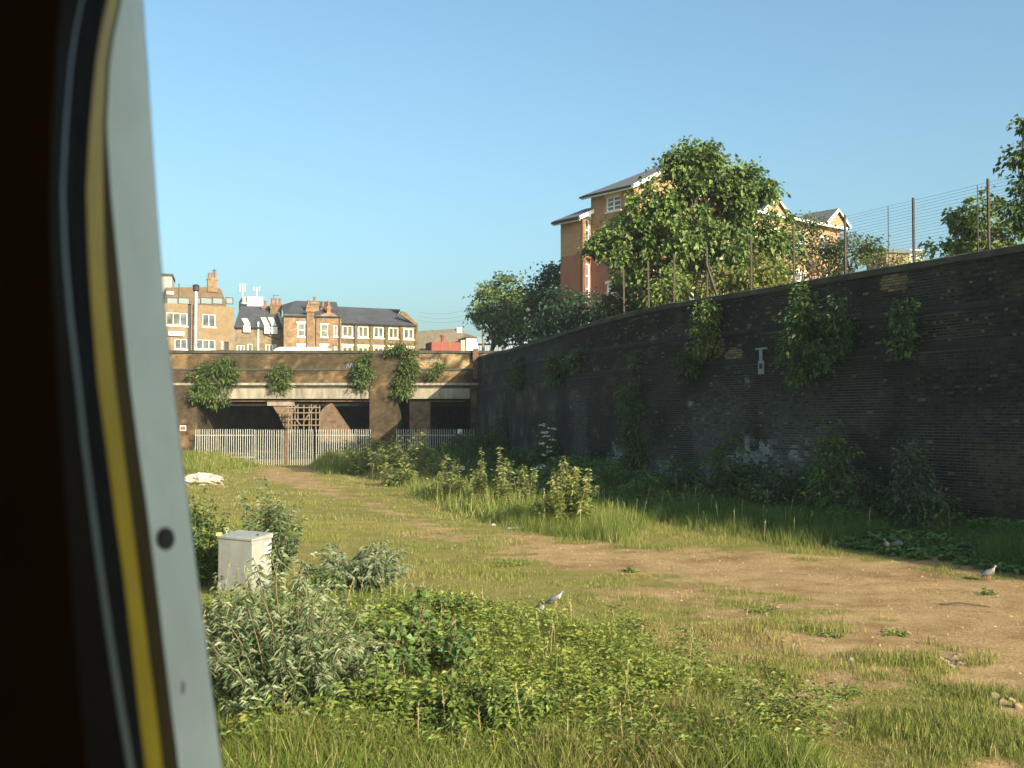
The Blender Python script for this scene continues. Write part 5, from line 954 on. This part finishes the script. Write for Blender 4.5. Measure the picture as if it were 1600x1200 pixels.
# ------------------------------------------------------------------ metal cabinet
cb = G(380, 935); cd = cb[1]
A2 = np.array([P(336, 900, cd + .0)[0], cd + .2]); B2 = np.array([P(392.5, 900, cd - .28)[0], cd - .28]); C2 = np.array([P(424, 900, cd + .25)[0], cd + .25]); a2 = B2 - A2; c2 = C2 - B2
D2 = A2 + c2; z0, z1 = -.05, P(392, 842, cd - .22)[2]
cabm = M("cabinet_grey_paint", (.29, .285, .26), rough=.5, var=.2, scale=2.5, bump=.04, spec=.35)
cab = thing("equipment_cabinet", "pale grey metal trackside cabinet with sloped lid among the shrubs", "cabinet", (*((A2 + C2) / 2), 0))
p3 = lambda q, z: np.array([q[0], q[1], z])
m = MB(); m.poly([p3(A2, z0), p3(B2, z0), p3(C2, z0), p3(D2, z0)], (0, 0, z1 - z0 - .03)); m.build("body", cabm, cab)
ctr = (A2 + C2) / 2; ex = lambda q, k: ctr + (q - ctr) * k
m = MB(); zt = z1 - .028; lid = [p3(ex(q, 1.05), zt + .03) for q in (A2, B2, C2, D2)]; lid[2][2] += .05; lid[3][2] += .05
m.add(np.array(lid + [q - (0, 0, .0) for q in [p3(ex(k, 1.05), zt) for k in (A2, B2, C2, D2)]]), quads=[(0, 1, 2, 3), (4, 7, 6, 5), (0, 4, 5, 1), (1, 5, 6, 2), (2, 6, 7, 3), (3, 7, 4, 0)]); ld = m.build("lid", cabm, cab)
m = MB(); c = p3(A2 + c2 * .35 + a2 * .02, zt + .05); m.tube([c, c + (0, 0, .05)], .008, 6); an = np.linspace(0, 6.283, 11); m.tube(np.stack([c[0] + .028 * np.cos(an), np.full(11, c[1]), c[2] + .075 + .028 * np.sin(an)], -1), .008, 5); m.build("lifting_eye", galv_m, ld)
m = MB(); c = p3(A2 + c2 * .1 - a2 * .04, zt + .03); m.box(c[0] - .05, c[0] + .04, c[1] - .03, c[1] + .03, c[2], c[2] + .05); m.build("orange_tab", M("orange_plastic", (.75, .42, .12), var=.1, rough=.5), ld)
o2 = nrm(np.array([c2[1], -c2[0]])); o2 = o2 if o2[1] < 0 else -o2
m = MB(); q0 = B2 + c2 * .62 + o2 * .004; m.obox(p3(q0, z1 - .28), p3(c2 * .33, 0), p3(o2 * .012, 0), (0, 0, .2)); m.build("hatch_plate", M("hatch_grey", (.44, .46, .46), var=.08), cab)
m = MB(); m.obox(p3(B2 + c2 * .66 + o2 * .017, z1 - .30), p3(c2 * .22, 0), p3(o2 * .02, 0), (0, 0, .014)); m.build("handle", black_m, cab)
m = MB(); m.obox(p3(B2 + c2 * .0 + o2 * .003, 0), p3(c2 * .06, 0), p3(o2 * .008, 0), (0, 0, z1 - .06)); m.build("door_edge", cabm, cab)
m = MB(); cc = p3(B2 + c2 * .5 - a2 * .12, zt + .06); m.lathe(cc, [(.02, 0), (.02, .02), (.003, .025)], 8); m.build("lock", black_m, ld)
# ------------------------------------------------------------------ crumpled bags and litter
def crumple(name, label, cat, c, r, mat, seed, flat=.7, group=None, n=16, rough=.35):
    m = MB(); th, ph = np.meshgrid(np.linspace(0.02, math.pi - .02, n), np.linspace(0, 2 * math.pi, 2 * n, endpoint=False), indexing='ij'); d = np.stack([np.sin(th) * np.cos(ph), np.sin(th) * np.sin(ph), np.cos(th)], -1)
    q = 1 + rough * (fbm(d[..., 0] * 2.2 + seed * 5 + 20, d[..., 1] * 2.2 + d[..., 2] * 2.9 + 20, seed, 3) - .5) * 2 + rough * .5 * (np.abs(fbm(d[..., 0] * 4 + 31, d[..., 2] * 4 + d[..., 1] * 3 + 9, seed + 5, 2) - .5)) * 2
    V = d * q[..., None] * np.asarray(r); V[..., 2] = np.maximum(V[..., 2] + r[2] * flat, -.02); k = 2 * n
    qd = [(i * k + j, (i + 1) * k + j, (i + 1) * k + (j + 1) % k, i * k + (j + 1) % k) for i in range(n - 1) for j in range(k)]
    m.add(V.reshape(-1, 3) + c, quads=qd); return tag(m.build(name, mat, origin=c), label, cat, group)
def gpt(u, v): c = G(u, v); c[2] = float(ground_h(c[0], c[1])); return c
bag_m = M("white_plastic", (.45, .46, .46), rough=.5, var=.12, scale=4, bump=.25, bscale=12)
rs_ = crumple("rubble_sack", "large dirty white rubble sack lying in the grass near the gate", "sack", gpt(317, 758), (.68, .45, .34), M("dirty_white_sack", (.42, .39, .33), var=.3, scale=5, bump=.5, bscale=9), 3, .55, rough=.6, n=22)
m = MB(); c = gpt(317, 758); an = np.linspace(.15, math.pi - .15, 12); m.tube(np.stack([c[0] + .02 + .04 * np.cos(an * 3), c[1] - .48 * np.cos(an), c[2] + .12 + .47 * np.sin(an)], -1), .022, 5); mo = bpy.data.objects.new("strap", m.data("strap", c)); COL.objects.link(mo); mo.parent = rs_; mo.data.materials.append(black_m)
c = gpt(848, 772); c[2] += .25; crumple("plastic_bag", "crumpled bluish-white plastic bag caught in weeds at the shadow edge", "bag", c, (.36, .3, .3), bag_m, 8, .9)
for i, (u, v, r, lab) in enumerate([(672, 750, .12, "small white scrap at the near end of the litter scatter"), (706, 750, .17, "larger white bag scrap in the middle of the litter scatter"), (722, 752, .13, "white bag scrap at the far end of the litter scatter"), (1169, 827, .1, "small round white litter ball at the foot of the wall"), (771, 822, .045, "tiny white scrap beside the track edge"), (845, 818, .08, "pale scrap under the leafy weed by the track")]):
    c = gpt(u, v); c[2] += .0 if v > 800 else .4; crumple("litter_scrap", lab, "litter", c, (r, r * .8, r * .8), bag_m, 20 + i, .8, "white litter in the weeds", n=10, rough=.75)
c = gpt(810, 827); m = MB(); m.poly([c + q for q in ((-.3, -.15, .02), (.3, -.2, .03), (.38, .12, .05), (-.2, .2, .03))], (0, 0, .02)); tag(m.build("flat_sheet", M("grey_sheet", (.38, .4, .42), var=.2), origin=c), "flat grey sheet lying at the edge of the track", "litter")
c = gpt(1505, 948); m = MB(); m.tube([c + (-.33, .1, .02), c + (-.05, .04, .05), c + (.2, -.06, .03), c + (.36, -.17, .02)], [.018, .016, .013, .006], 6); tag(m.build("fallen_stick", bark_m, origin=c), "thin dead stick lying on the dirt near the lone pigeon", "stick")
# ------------------------------------------------------------------ stones
stone_col = [(.24, .175, .10), (.28, .21, .13), (.20, .145, .085), (.33, .27, .19)]
def stone_mesh(seed):
    d = nrm(np.array([(0, 0, 1), (0, 0, -1), (1, 0, 0), (-1, 0, 0), (0, 1, 0), (0, -1, 0), (1, 1, 1), (1, -1, 1), (-1, 1, 1), (-1, -1, 1), (1, 1, -1), (1, -1, -1), (-1, 1, -1), (-1, -1, -1)], float)); r_ = np.random.default_rng(seed); d = d * (.75 + .5 * r_.random((14, 1)))
    T = []
    for a, (b, c, e, f_) in {0: (6, 7, 9, 8), 1: (10, 12, 13, 11), 2: (6, 10, 11, 7), 3: (8, 9, 13, 12), 4: (6, 8, 12, 10), 5: (7, 11, 13, 9)}.items(): T += [(a, b, c), (a, c, e), (a, e, f_), (a, f_, b)]
    return d, np.array(T)
stone_dirt = M("sandy_stone", attr=True, rough=.9, var=.25, scale=20, bump=.3)
locs = [(1478, 1036, .05), (1492, 1030, .06), (1500, 1038, .05), (1486, 1042, .04), (1510, 1034, .045), (1470, 1030, .04), (1497, 1022, .035), (1455, 1034, .035), (1522, 1028, .03), (1552, 1092, .06), (1566, 1100, .05), (1580, 1096, .045), (1590, 1106, .05), (1572, 1086, .04), (1418, 990, .045), (1330, 1034, .04)]
for i, (u, v, r_) in enumerate(locs):
    c = gpt(u, v); d, T = stone_mesh(i); m = MB(); m.add(d * (r_ * 1.2, r_, r_ * .75) + c + (0, 0, r_ * .4), tris=T, col=stone_col[i % 4])
    o = m.build("rubble_stone", stone_dirt, origin=c); tag(o, "sandy stone in the small rubble scatter on the dirt by the frame edge" if i < 14 else ("single pale stone on the dirt beyond the rubble scatter" if i == 14 else "single stone among weeds on the grassy side of the dirt"), "stone", "rubble stones on the dirt" if i < 14 else None)
n = 3800; x, y = scatter(n, 700, 1640, 855, 1230); k = rng.random(n) < dirt_mask(x, y); x, y = x[k], y[k]; n = len(x); d, T = stone_mesh(99); s_ = .006 + .02 * rng.random(n) ** 3.5; d8 = d[[0, 2, 3, 4, 5]]; TT = np.array([(0, 1, 3), (0, 3, 2), (0, 2, 4), (0, 4, 1)])
V = (d8[None] * s_[:, None, None] * rng.uniform(.7, 1.3, (n, 1, 3)) + np.stack([x, y, ground_h(x, y) + .003], -1)[:, None]).reshape(-1, 3); m = MB(); m.add(V, tris=(np.arange(n)[:, None, None] * 5 + TT[None]).reshape(-1, 3), col=np.repeat(pick_cols(stone_col, n, .3), 5, 0)); o = stuff(m.build("gravel", stone_dirt, uv=False)); o["label"] = "fine pale gravel strewn over the dirt track"; o["category"] = "gravel"
n = 700; u = 335 + 60 * rng.random(n); v = 1165 + 90 * rng.random(n); pp = np.array([G(a, b) for a, b in zip(u, v)]); s_ = .02 + .03 * rng.random(n); V = (d[None] * s_[:, None, None] + (pp + (0, 0, .03))[:, None]).reshape(-1, 3); m = MB(); m.add(V, tris=(np.arange(n)[:, None, None] * 14 + T[None]).reshape(-1, 3), col=np.repeat(pick_cols([(.4, .38, .35), (.3, .28, .25)], n, .3), 14, 0)); o = stuff(m.build("track_ballast", stone_dirt, uv=False)); o["label"] = "grey track ballast at the foot of the train"; o["category"] = "ballast"
# ------------------------------------------------------------------ pigeons
pig_m = M("feathers", attr=True, rough=.7, var=.12, scale=40, bump=.1)
def pigeon(u, v, head, label, size=1., breast=(.30, .24, .22), back=(.06, .066, .07), wing=(.085, .092, .1), neck=(.5, .5, .5), peck=False):
    breast = tuple(q * .5 for q in breast); neck = tuple(q * .55 for q in neck)
    c = gpt(u, v); st_ = [(-.175, .075, .004, .012), (-.13, .085, .02, .03), (-.08, .10, .042, .05), (-.02, .118, .058, .06), (.04, .13, .056, .056), (.08, .15, .04, .042), (.098, .178, .026, .028), (.108, .205, .022, .023), (.122, .222, .025, .024), (.142, .222, .018, .017), (.158, .214, .007, .006), (.176, .207, .002, .002)]
    if peck: st_ = [(a, b - max(0, (a - .06)) * 1.9, w, h) for a, b, w, h in st_]
    n = 12; V = []; C = []
    for i, (x, z, w, h) in enumerate(st_):
        for k in range(n):
            a = 2 * math.pi * k / n; V.append((x, w * math.cos(a), z + h * math.sin(a))); q = math.sin(a)
            col = back if i < 2 else (neck if 5 <= i <= 7 else ((.14, .15, .17) if i < 10 and i > 7 else ((.1, .09, .09) if i >= 10 else (breast if q < -.15 or (i == 4 and q < .5) else wing)))); C.append(col)
    m = MB(); q = [(i * n + k, i * n + (k + 1) % n, (i + 1) * n + (k + 1) % n, (i + 1) * n + k) for i in range(len(st_) - 1) for k in range(n)]; m.add(V, quads=q, col=C)
    for sgn in (-1, 1):
        w_ = [(.05, sgn * .05, .15), (.03, sgn * .066, .10), (-.06, sgn * .058, .085), (-.15, sgn * .028, .085), (-.08, sgn * .04, .135)]
        m.poly(w_, (0, sgn * .006, 0), wing); m.tube([(0.01, sgn * .02, .075), (.005, sgn * .022, .035), (.012, sgn * .024, .0)], [.008, .005, .004], 5, (.5, .18, .15))
        for t_ in (-.6, 0, .6): m.tube([(.012, sgn * .024, .004), (.012 + .03 * math.cos(t_), sgn * .024 + .03 * math.sin(t_), .003)], [.004, .003], 4, (.5, .18, .15))
        m.tube([(.135, sgn * .019, .228), (.135, sgn * .0235, .228)], .004, 6, (.6, .2, .05))
    me = m.data("pigeon", smooth=True); o = bpy.data.objects.new("pigeon", me); COL.objects.link(o); me.materials.append(pig_m); o.location = c; o.rotation_euler = (0, 0, head); o.scale = (size,) * 3; tag(o, label, "pigeon", "pigeons on the field")
pigeon(868, 944, .25, "grey pigeon with white neck patch standing on the short grass", .92, (.55, .45, .36), neck=(.7, .7, .7))
pigeon(844, 960, -1.2, "darker grey pigeon half hidden in grass beside the white-necked one", 1., (.3, .3, .32), neck=(.5, .5, .52))
pigeon(1387, 868, -2.3, "pale-breasted pigeon at the shaded verge, head raised", 1.15, (.6, .42, .3), neck=(.55, .5, .45))
pigeon(1402, 868, .1, "slate-grey pigeon pecking next to the pale-breasted one", 1.15, (.22, .24, .27), peck=True)
pigeon(1545, 908, .3, "lone dark pigeon on the dirt near the wall's shadow", 1.15, (.4, .26, .18))
# ------------------------------------------------------------------ white van on the bridge
vy = 77.2; vz = 6.22; xa, xb = P(428, 548, vy)[0], P(512, 548, vy)[0]; hh = P(470, 543.4, vy)[2] - vz
van = thing("white_van", "white panel van on the bridge road, only its roof above the parapet", "van", ((xa + xb) / 2, vy, vz)); vw = 1.75
prof = [(-1.15, .35), (-1.15, .85), (-1.0, 1.05), (-.25, 1.2), (.28, hh - .12), (.55, hh), (3.6, hh), (3.95, hh - .06), (4.0, .4), (4.0, .35)]
m = MB(); pts = [(xa + a, vy - vw / 2, vz + b) for a, b in prof]; k = len(pts); V = np.array(pts + [(a, b + vw, c_) for a, b, c_ in pts]); V[k + 4:k + 8, 1] -= .1; V[4:8, 1] += .1
ctrf = V[:k].mean(0); ctrb = V[k:].mean(0); V = np.concatenate([V, [ctrf, ctrb]]); m.add(V, tris=[(2 * k, i, (i + 1) % k) for i in range(k)] + [(2 * k + 1, k + (i + 1) % k, k + i) for i in range(k)], quads=[(i, i + k, (i + 1) % k + k, (i + 1) % k) for i in range(k)])
m.build("body", M("van_white", (.8, .8, .78), rough=.3, var=.03, bump=0, spec=.5), van)
m = MB(); a = np.array([xa - .18, vy - .72, vz + 1.26]); b = np.array([xa + .26, vy - .66, vz + hh - .2]); m.poly([a, a + (0, 1.44, 0), b + (0, 1.32, 0), b], (-.03, 0, .012)); m.build("windscreen", glass_m, van)
m = MB(); m.poly([(xa + .0, vy - vw / 2 - .012, vz + 1.22), (xa + .75, vy - vw / 2 - .012, vz + 1.22), (xa + .75, vy - vw / 2 + .04, vz + 1.62), (xa + .36, vy - vw / 2 + .04, vz + 1.62)], (0, .02, 0)); m.build("side_window", glass_m, van)
for xx in (-.55, 3.0):
    for sy in (-1, 1):
        m = MB(); c = np.array([xa + xx, vy + sy * (vw / 2 - .1), vz + .33]); an = np.linspace(0, 2 * math.pi, 17)[:-1]; r1 = np.stack([c[0] + .33 * np.cos(an), np.full(16, c[1] - .11), c[2] + .33 * np.sin(an)], -1); V = np.concatenate([r1, r1 + (0, .22, 0), [c - (0, .11, 0), c + (0, .11, 0)]]); m.add(V, quads=[(i, (i + 1) % 16, (i + 1) % 16 + 16, i + 16) for i in range(16)], tris=[(32, (i + 1) % 16, i) for i in range(16)] + [(33, i + 16, (i + 1) % 16 + 16) for i in range(16)]); m.build("wheel", black_m, van)
# ------------------------------------------------------------------ street lamp, poles, overhead wires
lp = P(826, 485, 76.); sl = thing("street_lamp", "slim street lamp rising out of the dark shrub by the wall", "lamp post", (lp[0], 76, 5.9)); m = MB(); m.tube([(lp[0], 76, 5.9), (lp[0], 76, lp[2] - .1)], .05, 6); m.build("column", black_m, sl)
m = MB(); m.lathe((lp[0] - .05, 75.9, lp[2] - .1), [(.03, 0), (.14, .05), (.16, .16), (.1, .24), (.02, .28)], 10); m.build("lantern", M("lamp_orange", (.7, .36, .16), rough=.4, var=.1), sl)
pp = P(755, 505, 97.); po = thing("utility_pole", "pale utility pole beside the depot roof", "pole", (pp[0], 97, 6)); m = MB(); m.tube([(pp[0], 97, 6), (pp[0], 97, pp[2] + 1.1)], [.14, .09], 8); m.build("shaft", pale_m, po); m = MB(); m.box(pp[0] - .6, pp[0] + .6, 96.85, 96.95, pp[2] + .7, pp[2] + .82); m.build("crossarm", pale_m, po)
for i, (v0, v1) in enumerate(((488, 474), (494, 484), (500, 491))):
    A, B = P(654, v0, 113.), P(757, v1, 97.5); t = np.linspace(0, 1, 9)[:, None]; pts = A + (B - A) * t - np.array([0, 0, 1.]) * (.5 * 4 * t * (1 - t)); m = MB(); m.tube(pts, .008, 3, cap=False); tag(m.build("overhead_cable", black_m, origin=A), ["topmost", "middle", "lowest"][i] + " of three thin cables strung from factory gable towards the pole", "cable", "overhead cables")
# ------------------------------------------------------------------ the train carriage we look out of
tr = thing("train_carriage", "dark train carriage interior with grey and yellow window surround", "train", (-.3, .5, .9)); dT = np.array([-.636, .772]); nT = np.array([.772, .636])
def tp(d, n_, z): q = dT * d + nT * n_; return np.array([q[0], q[1], z])
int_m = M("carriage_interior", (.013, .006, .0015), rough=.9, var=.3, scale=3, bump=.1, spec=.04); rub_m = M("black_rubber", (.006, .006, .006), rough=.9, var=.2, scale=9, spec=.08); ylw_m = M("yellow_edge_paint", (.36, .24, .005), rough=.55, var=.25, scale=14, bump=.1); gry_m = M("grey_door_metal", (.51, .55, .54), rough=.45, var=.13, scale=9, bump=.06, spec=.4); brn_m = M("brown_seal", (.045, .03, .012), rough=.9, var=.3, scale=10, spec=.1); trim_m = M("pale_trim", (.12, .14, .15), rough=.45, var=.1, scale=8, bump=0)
def tbox(d0, d1, n0, n1, z0, z1, name, mat=int_m): m = MB(); m.obox(tp(d0, n0, z0), tp(d1, n0, z0) - tp(d0, n0, z0), tp(d0, n1, z0) - tp(d0, n0, z0), (0, 0, z1 - z0)); return m.build(name, mat, tr)
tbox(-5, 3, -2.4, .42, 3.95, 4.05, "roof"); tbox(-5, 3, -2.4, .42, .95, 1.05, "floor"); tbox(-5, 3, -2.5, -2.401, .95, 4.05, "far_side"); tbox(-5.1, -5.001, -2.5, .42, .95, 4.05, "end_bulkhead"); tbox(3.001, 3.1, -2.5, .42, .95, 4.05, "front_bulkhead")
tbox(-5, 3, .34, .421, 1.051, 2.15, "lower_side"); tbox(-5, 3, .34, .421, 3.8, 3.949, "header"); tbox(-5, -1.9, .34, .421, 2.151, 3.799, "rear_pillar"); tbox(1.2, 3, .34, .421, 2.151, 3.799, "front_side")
VV = np.array([-260, -120, 0, 50, 100, 200, 300, 400, 500, 600, 700, 800, 900, 1000, 1100, 1200, 1340, 1500], float)
def cur(vals): return np.array(vals, float)
cA = cur([190, 152, 124, 116, 109, 100, 94, 98, 106, 118, 127, 140, 152, 166, 181, 197, 220, 246]); cB = cur([240, 196, 165, 157, 150, 140, 134, 138, 145, 152, 167, 179, 194, 205, 216, 227, 244, 266])
cC = cur([262, 214, 182, 174, 166, 160, 161, 163, 170, 180, 193, 205, 217, 230, 243, 254, 271, 292]); cD = cur([264, 216, 184, 176, 168, 162, 170, 180, 190, 200, 213, 228, 240, 252, 264, 276, 294, 314])
cE = cur([212, 217, 223, 226, 229.5, 236, 243, 250, 259, 270, 282, 295, 308, 321, 333, 346, 365, 388])
vv = np.linspace(-260, 1500, 90)
def sm(c): return np.interp(vv, VV, np.convolve(np.pad(c, 1, mode='reflect', reflect_type='odd'), [.12, .76, .12], 'valid'))
cA, cB, cC, cD, cE = map(sm, (cA, cB, cC, cD, cE))
def strip(c0, y0, c1, y1, name, mat, th=.02, bulge=0., parent=tr):
    m = MB(); n = len(vv); K = 5; T = np.linspace(0, 1, K); R = []
    for t in T: R.append([P(a + (b - a) * t, v, y0 + (y1 - y0) * t - bulge * 4 * t * (1 - t)) for a, b, v in zip(c0, c1, vv)])
    R = np.array(R); back = R + np.array([-.52, .9, 0]) * th; V = np.concatenate([R.reshape(-1, 3), back.reshape(-1, 3)]); N = K * n
    q = [(j * n + i, (j + 1) * n + i, (j + 1) * n + i + 1, j * n + i + 1) for j in range(K - 1) for i in range(n - 1)]
    q = q + [(a + N, d_ + N, c_ + N, b + N) for a, b, c_, d_ in q] + [(i, i + 1, N + i + 1, N + i) for i in range(n - 1)] + [((K - 1) * n + i, N + (K - 1) * n + i, N + (K - 1) * n + i + 1, (K - 1) * n + i + 1) for i in range(n - 1)]
    m.add(V, quads=q); return m.build(name, mat, parent, smooth=False)
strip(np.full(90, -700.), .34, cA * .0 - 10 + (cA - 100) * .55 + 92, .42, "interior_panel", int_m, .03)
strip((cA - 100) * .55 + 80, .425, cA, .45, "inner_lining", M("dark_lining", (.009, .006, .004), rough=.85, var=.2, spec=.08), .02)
strip(cA - 1, .452, cA + np.interp(vv, [0, 300, 700, 1200], [3, 5, 9, 12]), .458, "trim_bead", trim_m, .012, .003)
strip(cA + 4, .462, cB, .50, "rubber_seal", rub_m, .02); strip(cB - 1, .505, cC, .56, "yellow_edge", ylw_m, .02, .004); strip(cC - 1, .565, cD + 3, .60, "brown_seal", brn_m, .02)
pil = strip(cD, .61, cE, .68, "door_pillar", gry_m, .045, .004); strip(cE - 3, .684, cE + 1.2, .69, "pillar_edge", M("edge_blue_grey", (.10, .13, .18), rough=.5, var=.1), .03, 0, pil)
c = P(257.5, 842, .6315); r_ = .0064; m = MB(); an = np.linspace(0, 6.2832, 21)[:-1]; ax = nrm(P(298, 842, .68) - P(232, 842, .61)); az = np.array([0, 0, 1.]); nn = nrm(np.cross(ax, az)); nn = nn if nn[0] > 0 else -nn
ring = [c + nn * o_ + ax * 1.95 * q_ * np.cos(a) + az * q_ * np.sin(a) for o_, q_ in ((.0004, r_ * 1.05), (.0014, r_), (.0018, r_ * .7)) for a in an]; V = np.array(ring + [c + nn * .0019]); m.add(V, quads=[(j * 20 + i, j * 20 + (i + 1) % 20, (j + 1) * 20 + (i + 1) % 20, (j + 1) * 20 + i) for j in range(2) for i in range(20)], tris=[(60, 40 + i, 40 + (i + 1) % 20) for i in range(20)])

for (uu_, vv_, rr_) in ((285, 1075, .0022),):
    q = P(uu_, vv_, float(np.interp(uu_, [np.interp(vv_, vv, cD), np.interp(vv_, vv, cE)], [.61, .68])) - .004); mk = MB(); an = np.linspace(0, 6.2832, 11)[:-1]; mk.poly([q + ax * rr_ * (.6 + .4 * math.cos(a * 3)) * np.cos(a) + az * rr_ * 1.8 * np.sin(a) for a in an], nn * .0006); mk.build("paint_chip", rust_m, pil)
m.build("bolt_head", M("dark_bolt", (.02, .019, .018), rough=.6, var=.2), pil)
# ------------------------------------------------------------------ thin haze in the air over the whole place
hz_m = bpy.data.materials.new("haze_air"); hz_m.use_nodes = True; nt = hz_m.node_tree; nt.nodes.remove(nt.nodes["Principled BSDF"])
pv = nt.nodes.new("ShaderNodeVolumePrincipled"); pv.inputs["Density"].default_value = .00036; pv.inputs["Color"].default_value = (.86, .93, 1, 1); pv.inputs["Anisotropy"].default_value = .2
nt.links.new(pv.outputs[0], nt.nodes["Material Output"].inputs["Volume"])
hb = MB(); hb.box(-3100, 3100, -1100, 4600, -1.3, 26.); stuff(hb.build("haze", hz_m, uv=False))
